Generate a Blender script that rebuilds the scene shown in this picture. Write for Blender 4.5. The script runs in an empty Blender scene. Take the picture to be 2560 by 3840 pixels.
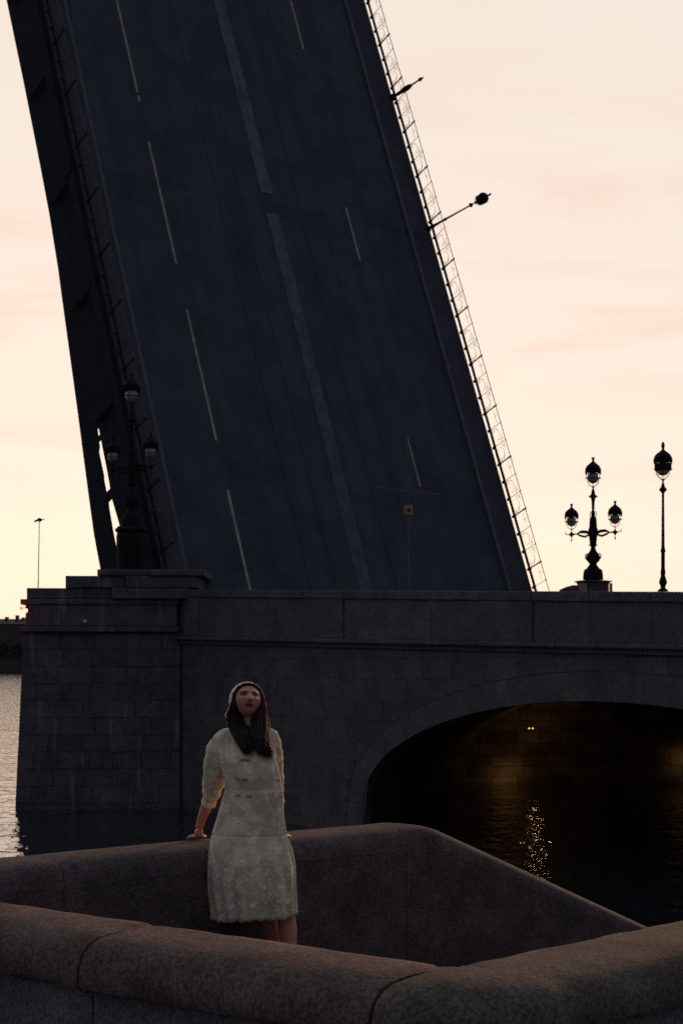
import bpy, bmesh, math, random
from mathutils import Vector, Matrix, noise as mnoise
R = math.radians
rnd = random.Random(7)
sc = bpy.context.scene
COL = sc.collection

# ------------------------------------------------------------------ camera
CAM_Z = 6.5                      # metres above the river
F, CX, HY = 6000.0, 1280.0, 2480.0   # focal length / centre column / horizon row of the photograph, in its pixels
cd = bpy.data.cameras.new('camera')
cam = bpy.data.objects.new('camera', cd)
COL.objects.link(cam)
cd.sensor_fit = 'HORIZONTAL'
cd.sensor_width = 24.0
cd.lens = 56.25
cd.shift_y = 560.0 / 2560.0
cd.clip_start = 0.1
cd.clip_end = 6000
cd.dof.use_dof = True
cd.dof.focus_distance = 8.6
cd.dof.aperture_fstop = 9.0
cam.location = (0, 0, CAM_Z)
cam.rotation_euler = (R(90), 0, 0)
sc.camera = cam
sc.view_settings.view_transform = 'Standard'
sc.view_settings.look = 'None'
sc.view_settings.exposure = 0.0
sc.view_settings.gamma = 1.0
sc.cycles.sample_clamp_indirect = 2.0
sc.cycles.sample_clamp_direct = 8.0
sc.cycles.use_denoising = False      # the photograph is grainy

# ------------------------------------------------------------------ world: dusk sky
SUN_AZ = R(-4)      # clockwise from +Y
world = bpy.data.worlds.new('World')
sc.world = world
world.use_nodes = True
nt = world.node_tree
nt.nodes.clear()
def nd(tree, typ, **kw):
    n = tree.nodes.new(typ)
    for k, v in kw.items():
        setattr(n, k, v)
    return n
def lk(tree, a, b): tree.links.new(a, b)
def math_n(tree, op, a=None, b=None, clamp=False):
    n = nd(tree, 'ShaderNodeMath', operation=op, use_clamp=clamp)
    for i, v in enumerate((a, b)):
        if v is None: continue
        if isinstance(v, (int, float)): n.inputs[i].default_value = v
        else: lk(tree, v, n.inputs[i])
    return n.outputs[0]
def ramp(tree, fac, stops, interp='LINEAR'):
    n = nd(tree, 'ShaderNodeValToRGB')
    n.color_ramp.interpolation = interp
    els = n.color_ramp.elements
    while len(els) < len(stops): els.new(0.5)
    for e, (p, c) in zip(els, stops):
        e.position = p
        e.color = (c, c, c, 1) if isinstance(c, (int, float)) else (*c, 1)
    if fac is not None: lk(tree, fac, n.inputs['Fac'])
    return n.outputs['Color']
def mixc(tree, fac, a, b, mode='MIX'):
    n = nd(tree, 'ShaderNodeMix', data_type='RGBA', blend_type=mode)
    if isinstance(fac, (int, float)): n.inputs[0].default_value = fac
    else: lk(tree, fac, n.inputs[0])
    for i, v in ((6, a), (7, b)):
        if isinstance(v, tuple): n.inputs[i].default_value = (*v, 1)
        else: lk(tree, v, n.inputs[i])
    return n.outputs[2]
tc = nd(nt, 'ShaderNodeTexCoord')
nrm = nd(nt, 'ShaderNodeVectorMath', operation='NORMALIZE')
lk(nt, tc.outputs['Generated'], nrm.inputs[0])
sep = nd(nt, 'ShaderNodeSeparateXYZ')
lk(nt, nrm.outputs[0], sep.inputs[0])
X, Y, Z = sep.outputs
flat = nd(nt, 'ShaderNodeCombineXYZ')
lk(nt, X, flat.inputs[0]); lk(nt, Y, flat.inputs[1])
fn = nd(nt, 'ShaderNodeVectorMath', operation='NORMALIZE')
lk(nt, flat.outputs[0], fn.inputs[0])
dt = nd(nt, 'ShaderNodeVectorMath', operation='DOT_PRODUCT')
lk(nt, fn.outputs[0], dt.inputs[0])
dt.inputs[1].default_value = (math.sin(SUN_AZ), math.cos(SUN_AZ), 0)
towards = math_n(nt, 'MULTIPLY_ADD', dt.outputs['Value'], 0.5)
towards.node.inputs[2].default_value = 0.5
zc = math_n(nt, 'MAXIMUM', Z, 0.0)
front = ramp(nt, zc, [(0.0, (1.15, 0.76, 0.52)), (0.03, (1.15, 0.86, 0.71)), (0.075, (1.00, 0.865, 0.735)),
                      (0.17, (0.96, 0.825, 0.72)), (0.38, (0.915, 0.805, 0.70)), (0.6, (0.60, 0.56, 0.53)), (1.0, (0.20, 0.215, 0.25))])
back = ramp(nt, zc, [(0.0, (0.095, 0.124, 0.188)), (0.25, (0.115, 0.147, 0.218)), (0.6, (0.140, 0.172, 0.245)), (1.0, (0.21, 0.228, 0.275))])
wt = ramp(nt, towards, [(0.0, 0.0), (0.45, 0.05), (0.80, 0.38), (0.95, 1.0)], 'EASE')
base = mixc(nt, wt, back, front)
# thin pink cirrus, drawn out along the horizon
mp = nd(nt, 'ShaderNodeMapping')
mp.inputs['Scale'].default_value = (3.2, 3.2, 19.0)
mp.inputs['Rotation'].default_value = (0.0, R(7), 0.0)
lk(nt, nrm.outputs[0], mp.inputs[0])
nz = nd(nt, 'ShaderNodeTexNoise')
nz.inputs['Scale'].default_value = 1.6
nz.inputs['Detail'].default_value = 5.0
nz.inputs['Roughness'].default_value = 0.55
nz.inputs['Distortion'].default_value = 0.5
lk(nt, mp.outputs[0], nz.inputs['Vector'])
cl = ramp(nt, nz.outputs['Fac'], [(0.46, 0.0), (0.72, 1.0)], 'EASE')
band = ramp(nt, zc, [(0.06, 0.1), (0.2, 1.0), (0.30, 0.8), (0.37, 0.15), (0.6, 0.1)], 'EASE')
cf = math_n(nt, 'MULTIPLY', cl, band)
cf = math_n(nt, 'MULTIPLY', cf, 0.62)
pink = mixc(nt, wt, (0.17, 0.14, 0.16), (0.92, 0.64, 0.53))
skycol = mixc(nt, cf, base, pink)
sky = nd(nt, 'ShaderNodeTexSky', sky_type='NISHITA')
sky.sun_disc = False
sky.sun_elevation = R(1.0)
sky.sun_rotation = SUN_AZ
sky.air_density = 1.0
sky.dust_density = 1.5
bg1 = nd(nt, 'ShaderNodeBackground'); bg1.inputs['Strength'].default_value = 0.02
bg2 = nd(nt, 'ShaderNodeBackground'); bg2.inputs['Strength'].default_value = 0.97
lk(nt, sky.outputs[0], bg1.inputs['Color'])
lk(nt, skycol, bg2.inputs['Color'])
add = nd(nt, 'ShaderNodeAddShader')
lk(nt, bg1.outputs[0], add.inputs[0]); lk(nt, bg2.outputs[0], add.inputs[1])
wo = nd(nt, 'ShaderNodeOutputWorld')
lk(nt, add.outputs[0], wo.inputs['Surface'])

# ------------------------------------------------------------------ the last low sun, beyond the bridge on the right
sd = bpy.data.lights.new('sun', 'SUN')
sd.energy = 1.6
sd.color = (1.0, 0.52, 0.27)
sd.angle = R(9)
sun = bpy.data.objects.new('sun', sd)
COL.objects.link(sun)
_saz, _sel = R(27), R(12)
_sdir = Vector((math.sin(_saz) * math.cos(_sel), math.cos(_saz) * math.cos(_sel), math.sin(_sel)))
sun.rotation_euler = _sdir.to_track_quat('Z', 'Y').to_euler()
sun.location = (40, 40, 60)

# ------------------------------------------------------------------ helpers
def P(px, py, D):
    """a point of the place, D metres in front of the camera, that the photo shows at column px, row py"""
    return Vector(((px - CX) / F * D, D, CAM_Z + (HY - py) / F * D))

class MB:
    def __init__(self): self.v = []; self.f = []
    def add(self, vs, fs):
        b = len(self.v)
        self.v += [tuple(v) for v in vs]
        self.f += [tuple(i + b for i in f) for f in fs]
        return self
    def box(self, lo, hi, M=None):
        x0, y0, z0 = lo; x1, y1, z1 = hi
        vs = [Vector(p) for p in ((x0,y0,z0),(x1,y0,z0),(x1,y1,z0),(x0,y1,z0),(x0,y0,z1),(x1,y0,z1),(x1,y1,z1),(x0,y1,z1))]
        if M: vs = [M @ v for v in vs]
        return self.add(vs, [(3,2,1,0),(4,5,6,7),(0,1,5,4),(1,2,6,5),(2,3,7,6),(3,0,4,7)])
    def tube(self, pts, r, n=6, cap=True):
        pts = [Vector(p) for p in pts]
        rs = r if isinstance(r, (list, tuple)) else [r] * len(pts)
        rings = []; up = None
        for i, p in enumerate(pts):
            t = (pts[min(i+1, len(pts)-1)] - pts[max(i-1, 0)])
            t = t.normalized() if t.length > 1e-9 else Vector((0,0,1))
            if up is None:
                up = t.orthogonal().normalized()
            else:
                up = up - t * up.dot(t)
                up = up.normalized() if up.length > 1e-6 else t.orthogonal().normalized()
            s = t.cross(up)
            rings.append([p + (up * math.cos(2*math.pi*k/n) + s * math.sin(2*math.pi*k/n)) * rs[i] for k in range(n)])
        vs = [v for rg in rings for v in rg]
        fs = []
        for i in range(len(pts)-1):
            for k in range(n):
                a, b = i*n+k, i*n+(k+1) % n
                fs.append((a, b, b+n, a+n))
        if cap:
            fs.append(tuple(range(n-1, -1, -1)))
            fs.append(tuple((len(pts)-1)*n + k for k in range(n)))
        return self.add(vs, fs)
    def lathe(self, prof, c=(0,0,0), n=16, rot=0.0):
        """prof: (radius, height) from bottom to top"""
        vs = []; fs = []
        for (r, h) in prof:
            for k in range(n):
                a = rot + 2*math.pi*k/n
                vs.append((c[0]+r*math.cos(a), c[1]+r*math.sin(a), c[2]+h))
        m = len(prof)
        for i in range(m-1):
            for k in range(n):
                a, b = i*n+k, i*n+(k+1) % n
                fs.append((a, b, b+n, a+n))
        fs.append(tuple(range(n-1, -1, -1)))
        fs.append(tuple((m-1)*n+k for k in range(n)))
        return self.add(vs, fs)
    def sphere(self, c, r, n=20, m=12):
        rr = r if isinstance(r, (tuple, list)) else (r, r, r)
        prof = [(math.sin(math.pi*i/m), -math.cos(math.pi*i/m)) for i in range(m+1)]
        prof[0] = (0.01, -1); prof[-1] = (0.01, 1)
        b = len(self.v)
        self.lathe(prof, (0,0,0), n)
        for i in range(b, len(self.v)):
            x, y, z = self.v[i]
            self.v[i] = (c[0]+x*rr[0], c[1]+y*rr[1], c[2]+z*rr[2])
        return self
    def prism(self, poly, ax, o0, o1, bev=0.0):
        """poly: 2-D points; ax(a, b, o) -> 3-D; a solid from o0 (back) to o1 (front) with a bevelled front edge"""
        n = len(poly)
        cx = sum(p[0] for p in poly)/n; cy = sum(p[1] for p in poly)/n
        rings = [[ax(a, b, o0) for a, b in poly], [ax(a, b, o1-bev) for a, b in poly]]
        if bev:
            ins = []
            for a, b in poly:
                dx, dy = cx-a, cy-b
                ins.append(ax(a + math.copysign(min(abs(dx), bev), dx), b + math.copysign(min(abs(dy), bev), dy), o1))
            rings.append(ins)
        vs = [v for rg in rings for v in rg]
        fs = []
        for i in range(len(rings)-1):
            for k in range(n):
                a, b = i*n+k, i*n+(k+1) % n
                fs.append((a, b, b+n, a+n))
        fs.append(tuple(range(n-1, -1, -1)))
        fs.append(tuple((len(rings)-1)*n+k for k in range(n)))
        return self.add(vs, fs)
    def sweep(self, rings):
        n = len(rings[0]); vs = [v for r in rings for v in r]; fs = []
        for i in range(len(rings)-1):
            for k in range(n):
                a, b = i*n+k, i*n+(k+1) % n
                fs.append((a, b, b+n, a+n))
        fs.append(tuple(range(n-1, -1, -1)))
        fs.append(tuple((len(rings)-1)*n+k for k in range(n)))
        return self.add(vs, fs)
    def mesh(self, name, mat, smooth=False, off=(0,0,0)):
        me = bpy.data.meshes.new(name)
        ox, oy, oz = off
        me.from_pydata([(x-ox, y-oy, z-oz) for x, y, z in self.v], [], self.f)
        me.materials.append(mat)
        bm = bmesh.new(); bm.from_mesh(me)
        bmesh.ops.recalc_face_normals(bm, faces=bm.faces)
        bm.to_mesh(me); bm.free()
        if smooth:
            me.polygons.foreach_set('use_smooth', [True]*len(me.polygons))
            try: me.set_sharp_from_angle(angle=R(38))
            except Exception: pass
        me.update()
        return me
    def build(self, name, mat, parent=None, smooth=False, local=False):
        """vertices are world positions unless local: then they are in the parent's frame"""
        off = (0,0,0)
        if not local:
            if parent is not None:
                off = parent['_at']
            else:
                off = (sum(v[0] for v in self.v)/len(self.v), sum(v[1] for v in self.v)/len(self.v), min(v[2] for v in self.v))
        o = bpy.data.objects.new(name, self.mesh(name, mat, smooth, off))
        COL.objects.link(o)
        if parent is not None: o.parent = parent
        elif not local: o.location = off
        o['_at'] = tuple(off) if parent is None else (parent['_at'] if '_at' in parent else (0,0,0))
        return o

def tag(o, label=None, cat=None, group=None, kind=None):
    if label: o['label'] = label
    if cat: o['category'] = cat
    if group: o['group'] = group
    if kind: o['kind'] = kind
    return o
def thing(name, label, cat, loc=(0,0,0), group=None):
    o = bpy.data.objects.new(name, None)
    o.empty_display_size = 0.3
    COL.objects.link(o)
    o.location = loc
    o['_at'] = tuple(loc)
    return tag(o, label, cat, group)
def copy_tree(o, parent=None):
    c = o.copy(); COL.objects.link(c)
    if parent is not None: c.parent = parent
    for ch in list(o.children): copy_tree(ch, c)
    return c
def link_mesh(name, me, parent, loc=(0,0,0), rot=None, scale=None):
    o = bpy.data.objects.new(name, me); COL.objects.link(o)
    o.parent = parent; o.location = loc
    if rot: o.rotation_euler = rot
    if scale: o.scale = scale
    return o

# ------------------------------------------------------------------ materials
def mat(name, col, rough=0.7, spec=0.4, metal=0.0, var=0.25, scale=8.0, bump=0.0, bscale=40.0, col2=None, speck=0.0,
        emit=None, estr=0.0, stretch=(1,1,1), streak=0.0, sss=0.0, rand=0.0, wear=0.0):
    m = bpy.data.materials.new(name); m.use_nodes = True
    t = m.node_tree; b = t.nodes['Principled BSDF']
    b.inputs['Roughness'].default_value = rough
    b.inputs['Metallic'].default_value = metal
    b.inputs['Specular IOR Level'].default_value = spec
    g = nd(t, 'ShaderNodeNewGeometry')
    mp = nd(t, 'ShaderNodeMapping'); mp.inputs['Scale'].default_value = stretch
    lk(t, g.outputs['Position'], mp.inputs[0])
    n1 = nd(t, 'ShaderNodeTexNoise'); n1.inputs['Scale'].default_value = scale; n1.inputs['Detail'].default_value = 6
    n1.inputs['Roughness'].default_value = 0.65
    lk(t, mp.outputs[0], n1.inputs['Vector'])
    c2 = col2 or tuple(c*(1-var) for c in col)
    c1 = tuple(min(1, c*(1+var)) for c in col)
    c = ramp(t, n1.outputs['Fac'], [(0.34, c2), (0.66, c1)])
    if speck:
        n2 = nd(t, 'ShaderNodeTexNoise'); n2.inputs['Scale'].default_value = bscale*(1.6 if bscale < 100 else 0.55); n2.inputs['Detail'].default_value = 5
        lk(t, g.outputs['Position'], n2.inputs['Vector'])
        s = ramp(t, n2.outputs['Fac'], [(0.38, 1-speck), (0.5, 1.0), (0.62, 1+speck)])
        c = mixc(t, 1.0, c, s, 'MULTIPLY')
    if streak:   # pale run-off stains with a shape of their own
        mp2 = nd(t, 'ShaderNodeMapping'); mp2.inputs['Scale'].default_value = (1.1, 1.1, 0.16)
        lk(t, g.outputs['Position'], mp2.inputs[0])
        n3 = nd(t, 'ShaderNodeTexNoise'); n3.inputs['Scale'].default_value = 2.2; n3.inputs['Detail'].default_value = 4
        lk(t, mp2.outputs[0], n3.inputs['Vector'])
        s = ramp(t, n3.outputs['Fac'], [(0.60, 0.0), (0.70, 1.0)])
        s = math_n(t, 'MULTIPLY', s, streak)
        c = mixc(t, s, c, tuple(min(1, x*2.4+0.05) for x in col))
    if rand:     # every stone has its own tone
        oi = nd(t, 'ShaderNodeObjectInfo')
        rv = ramp(t, oi.outputs['Random'], [(0.0, 1-rand), (1.0, 1+rand)])
        c = mixc(t, 1.0, c, rv, 'MULTIPLY')
    if wear:     # long wheel tracks and patches along the road
        tcx = nd(t, 'ShaderNodeTexCoord'); mpw = nd(t, 'ShaderNodeMapping'); mpw.inputs['Scale'].default_value = (1.0, 0.035, 1.0)
        lk(t, tcx.outputs['Object'], mpw.inputs[0])
        nw = nd(t, 'ShaderNodeTexNoise'); nw.inputs['Scale'].default_value = 1.1; nw.inputs['Detail'].default_value = 5
        lk(t, mpw.outputs[0], nw.inputs['Vector'])
        rv = ramp(t, nw.outputs['Fac'], [(0.36, 1-wear), (0.64, 1+wear)])
        c = mixc(t, 1.0, c, rv, 'MULTIPLY')
    lk(t, c, b.inputs['Base Color'])
    if bump:
        n4 = nd(t, 'ShaderNodeTexNoise'); n4.inputs['Scale'].default_value = bscale; n4.inputs['Detail'].default_value = 5
        lk(t, mp.outputs[0], n4.inputs['Vector'])
        bp = nd(t, 'ShaderNodeBump'); bp.inputs['Strength'].default_value = bump; bp.inputs['Distance'].default_value = 0.02
        lk(t, n4.outputs['Fac'], bp.inputs['Height'])
        lk(t, bp.outputs[0], b.inputs['Normal'])
    if emit:
        b.inputs['Emission Color'].default_value = (*emit, 1)
        b.inputs['Emission Strength'].default_value = estr
    if sss:
        b.inputs['Subsurface Weight'].default_value = sss
        b.inputs['Subsurface Radius'].default_value = (0.02, 0.008, 0.004)
    return m
M = {}
M['granite_red'] = mat('granite_red', (0.122, 0.082, 0.070), rough=0.8, spec=0.05, var=0.30, scale=5, bump=0.25, bscale=130, speck=0.36, streak=0.0, rand=0.1)
M['granite_grey'] = mat('granite_grey', (0.100, 0.080, 0.066), rough=0.8, spec=0.05, var=0.30, scale=5, bump=0.25, bscale=130, speck=0.36)
M['granite_rose'] = mat('granite_rose', (0.102, 0.077, 0.076), rough=0.8, spec=0.05, var=0.30, scale=5, bump=0.25, bscale=130, speck=0.34, rand=0.1)
M['granite_wall'] = mat('granite_wall', (0.135, 0.120, 0.135), rough=0.8, spec=0.05, var=0.25, scale=4, bump=0.25, bscale=130, speck=0.34)
M['bridge_granite'] = mat('bridge_granite', (0.086, 0.068, 0.070), rough=0.85, var=0.30, scale=0.9, bump=0.4, bscale=6, speck=0.22, rand=0.16)
M['pier_granite'] = mat('pier_granite', (0.084, 0.068, 0.072), rough=0.85, var=0.30, scale=0.9, bump=0.4, bscale=6, speck=0.22, streak=0.55, rand=0.15)
M['vault'] = mat('vault', (0.17, 0.14, 0.12), rough=0.9, var=0.3, scale=0.8, bump=0.4, bscale=6, speck=0.2, rand=0.35)
M['mortar'] = mat('mortar', (0.056, 0.049, 0.055), rough=0.95, var=0.2)
M['asphalt'] = mat('asphalt', (0.041, 0.048, 0.059), rough=0.88, spec=0.25, var=0.22, scale=0.5, bump=0.3, bscale=25, speck=0.25, wear=0.12)
M['sidewalk'] = mat('sidewalk', (0.052, 0.049, 0.060), rough=0.9, spec=0.2, var=0.2, scale=0.7, speck=0.2, bscale=20)
M['kerb'] = mat('kerb', (0.085, 0.08, 0.085), rough=0.85, var=0.2, scale=2, speck=0.2)
M['median'] = mat('median', (0.080, 0.090, 0.098), rough=0.85, spec=0.25, var=0.25, scale=1.2, speck=0.2, bscale=12, wear=0.2)
M['paint'] = mat('paint', (0.27, 0.20, 0.17), rough=0.7, var=0.30, scale=2.5, speck=0.2, bscale=10, wear=0.25)
M['steel'] = mat('steel', (0.016, 0.020, 0.028), rough=0.9, spec=0.08, var=0.25, scale=1.0)
M['tram_rail'] = mat('tram_rail', (0.028, 0.033, 0.044), rough=0.7, spec=0.2)
M['iron'] = mat('iron', (0.014, 0.012, 0.012), rough=0.8, spec=0.12, var=0.3, scale=6)
M['iron_green'] = mat('iron_green', (0.030, 0.034, 0.027), rough=0.55, spec=0.4, var=0.2, scale=6)
M['globe'] = mat('globe', (0.34, 0.30, 0.26), rough=0.35, spec=0.5, var=0.05, scale=3)
M['bronze'] = mat('bronze', (0.10, 0.062, 0.04), rough=0.6, var=0.3, scale=3)
M['stone_lit'] = mat('stone_lit', (0.30, 0.19, 0.12), rough=0.8, var=0.25, scale=2, speck=0.2)  # warm evening light on the pedestal, put into the stone colour
M['red_lamp'] = mat('red_lamp', (0.8, 0.1, 0.06), emit=(1.0, 0.12, 0.06), estr=3.0)
M['red_core'] = mat('red_core', (1.0, 0.8, 0.75), emit=(1.0, 0.36, 0.28), estr=2.2)
M['sign_orange'] = mat('sign_orange', (0.46, 0.19, 0.075), rough=0.6, var=0.15, scale=3)
M['wire'] = mat('wire', (0.16, 0.115, 0.10), rough=0.6, var=0.1)
M['marker'] = mat('marker', (0.55, 0.5, 0.46), rough=0.6, var=0.1)
M['palace'] = mat('palace', (0.085, 0.05, 0.036), rough=0.9, var=0.2, scale=0.15)
M['palace_dark'] = mat('palace_dark', (0.06, 0.042, 0.034), rough=0.9, var=0.2, scale=0.15)
M['roof'] = mat('roof', (0.03, 0.025, 0.024), rough=0.8, var=0.2, scale=0.2)
M['pane'] = mat('pane', (0.03, 0.03, 0.035), rough=0.2, spec=0.5, var=0.1)
M['leaf_green'] = mat('leaf_green', (0.02, 0.022, 0.014), rough=0.8, var=0.4, scale=0.6)
M['bark'] = mat('bark', (0.05, 0.04, 0.03), rough=0.9)
M['pavement'] = mat('pavement', (0.055, 0.048, 0.048), rough=0.85, var=0.25, scale=2, bump=0.3, bscale=30, speck=0.3)
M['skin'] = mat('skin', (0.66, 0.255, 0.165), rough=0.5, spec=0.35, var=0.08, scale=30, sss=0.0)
M['lips_nose_shade'] = mat('lips_nose_shade', (0.15, 0.055, 0.045), rough=0.4, var=0.1, scale=60)  # lip colour, painted as shade under the nose too
M['eye_socket_shade'] = mat('eye_socket_shade', (0.045, 0.025, 0.02), rough=0.5, spec=0.5, var=0.1)  # dark eyes, with the shade of the sockets painted in
M['brow'] = mat('brow', (0.035, 0.024, 0.02), rough=0.7)
M['hair'] = mat('hair', (0.034, 0.027, 0.027), rough=0.6, spec=0.12, var=0.5, scale=60, stretch=(1, 1, 0.1))
M['hair_rim_lit'] = mat('hair_rim_lit', (0.34, 0.06, 0.02), rough=0.6, spec=0.1, var=0.5, scale=60, stretch=(1, 1, 0.1))  # red rim light of the low sun, put into the hair colour
M['button'] = mat('button', (0.44, 0.29, 0.12), rough=0.5, var=0.2, scale=50)
M['shoe'] = mat('shoe', (0.08, 0.05, 0.035), rough=0.5)

def lace_mat(name, col, amount):
    m = bpy.data.materials.new(name); m.use_nodes = True
    t = m.node_tree; b = t.nodes['Principled BSDF']
    b.inputs['Roughness'].default_value = 0.85
    b.inputs['Specular IOR Level'].default_value = 0.15
    b.inputs['Sheen Weight'].default_value = 0.12
    tcn = nd(t, 'ShaderNodeTexCoord')
    n0 = nd(t, 'ShaderNodeTexNoise'); n0.inputs['Scale'].default_value = 24; n0.inputs['Detail'].default_value = 2
    lk(t, tcn.outputs['Object'], n0.inputs['Vector'])
    wv = nd(t, 'ShaderNodeVectorMath', operation='MULTIPLY_ADD')
    lk(t, n0.outputs['Color'], wv.inputs[0]); wv.inputs[1].default_value = (0.05, 0.05, 0.05); lk(t, tcn.outputs['Object'], wv.inputs[2])
    v = nd(t, 'ShaderNodeTexVoronoi', feature='SMOOTH_F1'); v.inputs['Scale'].default_value = 36; v.inputs['Smoothness'].default_value = 0.3
    lk(t, wv.outputs[0], v.inputs['Vector'])
    v2 = nd(t, 'ShaderNodeTexVoronoi', feature='DISTANCE_TO_EDGE'); v2.inputs['Scale'].default_value = 60
    lk(t, wv.outputs[0], v2.inputs['Vector'])
    flower = ramp(t, v.outputs['Distance'], [(0.22, 1.0), (0.42, 0.0)])
    thread = ramp(t, v2.outputs['Distance'], [(0.03, 0.45), (0.14, 0.0)])
    mk = math_n(t, 'ADD', flower, thread, clamp=True)
    # eyelets in the bottom tier are bigger than on the bodice
    sp = nd(t, 'ShaderNodeSeparateXYZ'); lk(t, tcn.outputs['Object'], sp.inputs[0])
    tier = ramp(t, sp.outputs['Z'], [(0.45, 1.0), (0.80, 0.45)])
    n1 = nd(t, 'ShaderNodeTexNoise'); n1.inputs['Scale'].default_value = 15; n1.inputs['Detail'].default_value = 4
    lk(t, tcn.outputs['Object'], n1.inputs['Vector'])
    patch = ramp(t, n1.outputs['Fac'], [(0.40, 0.74), (0.58, 1.05)])
    n1.inputs['Scale'].default_value = 15
    hole = math_n(t, 'SUBTRACT', 1.0, mk)
    hole = math_n(t, 'MULTIPLY', hole, amount)
    hole = math_n(t, 'MULTIPLY', hole, tier)
    c = mixc(t, hole, col, tuple(x*0.40 for x in col))
    c = mixc(t, 1.0, c, patch, 'MULTIPLY')
    lk(t, c, b.inputs['Base Color'])
    h = math_n(t, 'ADD', mk, n0.outputs['Fac'])
    bp = nd(t, 'ShaderNodeBump'); bp.inputs['Strength'].default_value = 0.5; bp.inputs['Distance'].default_value = 0.004
    lk(t, h, bp.inputs['Height']); lk(t, bp.outputs[0], b.inputs['Normal'])
    return m
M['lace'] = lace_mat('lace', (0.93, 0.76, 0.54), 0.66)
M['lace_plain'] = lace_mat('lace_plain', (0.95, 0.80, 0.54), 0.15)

def water_mat():
    m = bpy.data.materials.new('river_water'); m.use_nodes = True
    t = m.node_tree; b = t.nodes['Principled BSDF']
    b.inputs['Base Color'].default_value = (0.012, 0.016, 0.020, 1)
    b.inputs['Roughness'].default_value = 0.03
    b.inputs['IOR'].default_value = 1.45
    b.inputs['Specular IOR Level'].default_value = 0.5
    g = nd(t, 'ShaderNodeNewGeometry')
    hs = None
    for sc_, amp, st in ((0.16, 0.7, (0.7, 1.9, 1)), (0.6, 0.40, (0.9, 1.6, 1)), (1.0, 0.50, (2.0, 1.2, 1)), (4.0, 0.035, (1.5, 1.3, 1))):
        mp = nd(t, 'ShaderNodeMapping'); mp.inputs['Scale'].default_value = st; mp.inputs['Rotation'].default_value = (0, 0, R(12))
        lk(t, g.outputs['Position'], mp.inputs[0])
        n = nd(t, 'ShaderNodeTexNoise'); n.inputs['Scale'].default_value = sc_; n.inputs['Detail'].default_value = 2; n.inputs['Distortion'].default_value = 0.4
        lk(t, mp.outputs[0], n.inputs['Vector'])
        h = math_n(t, 'MULTIPLY', n.outputs['Fac'], amp)
        hs = h if hs is None else math_n(t, 'ADD', hs, h)
    bp = nd(t, 'ShaderNodeBump'); bp.inputs['Strength'].default_value = 1.0; bp.inputs['Distance'].default_value = 0.13
    lk(t, hs, bp.inputs['Height']); lk(t, bp.outputs[0], b.inputs['Normal'])
    return m
M['water'] = water_mat()

# ================================================================== SETTING
w_ = MB(); w_.add([(-1400,-200,0),(1400,-200,0),(1400,1300,0),(-1400,1300,0)], [(0,1,2,3)])
tag(w_.build('water', M['water']), 'dark rippled river under and beyond the bridge, pale where it mirrors the sky', kind='structure')

# --- axes of the bridge: U along it towards the land (right, nearer), W across it, NF out of the face we see
U = Vector((0.599, -0.801, 0)).normalized()
W = Vector((0.801, 0.599, 0)).normalized()
NF = -W
F0 = Vector((-8.4, 72.5, 0))
def wall(t, z, o=0.0): return F0 + U*t + NF*o + Vector((0, 0, z))
def z_top(t): return 9.59 - 0.0381*(t - 4.2)          # parapet top, falling towards the land
def z_cor(t): return 7.50 - 0.0213*(t - 4.2)          # cornice under the parapet
T_C, Z_S, HALF, RISE = 27.6, 1.10, 12.25, 4.13
def arch(t, grow=0.0):
    x = (t - T_C)/(HALF + grow)
    if abs(x) >= 1: return -1.5
    return Z_S + (RISE + grow)*math.sqrt(1 - x*x)
T0, T1 = 1.2, 58.0
WIDE = 23.4

ab = thing('bridge_abutment', 'dark granite bridge approach with a low broad arch over the water', 'bridge', F0 + U*27.6)
core = MB()
ts = [T0 + (T1-T0)*i/90 for i in range(91)]
def core_face(o, top):
    vs, fs = [], []
    for t in ts:
        vs.append(wall(t, max(arch(t, 0.02), -1.5), o)); vs.append(wall(t, top(t), o))
    for i in range(len(ts)-1): fs.append((2*i, 2*i+2, 2*i+3, 2*i+1))
    return vs, fs
core.add(*core_face(-0.012, lambda t: z_top(t)-0.3))
vs, fs = [], []
for t in ts: vs += [wall(t, 6.3, -WIDE), wall(t, z_top(t)-1.1, -WIDE)]
for i in range(len(ts)-1): fs.append((2*i, 2*i+1, 2*i+3, 2*i+2))
core.add(vs, fs)
vs, fs = [], []
for t in ts:
    vs.append(wall(t, z_top(t)-1.15, -0.5)); vs.append(wall(t, z_top(t)-1.15, -WIDE+0.1))
for i in range(len(ts)-1): fs.append((2*i, 2*i+1, 2*i+3, 2*i+2))
core.add(vs, fs)
core.build('masonry_core', M['mortar'], ab)
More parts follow.
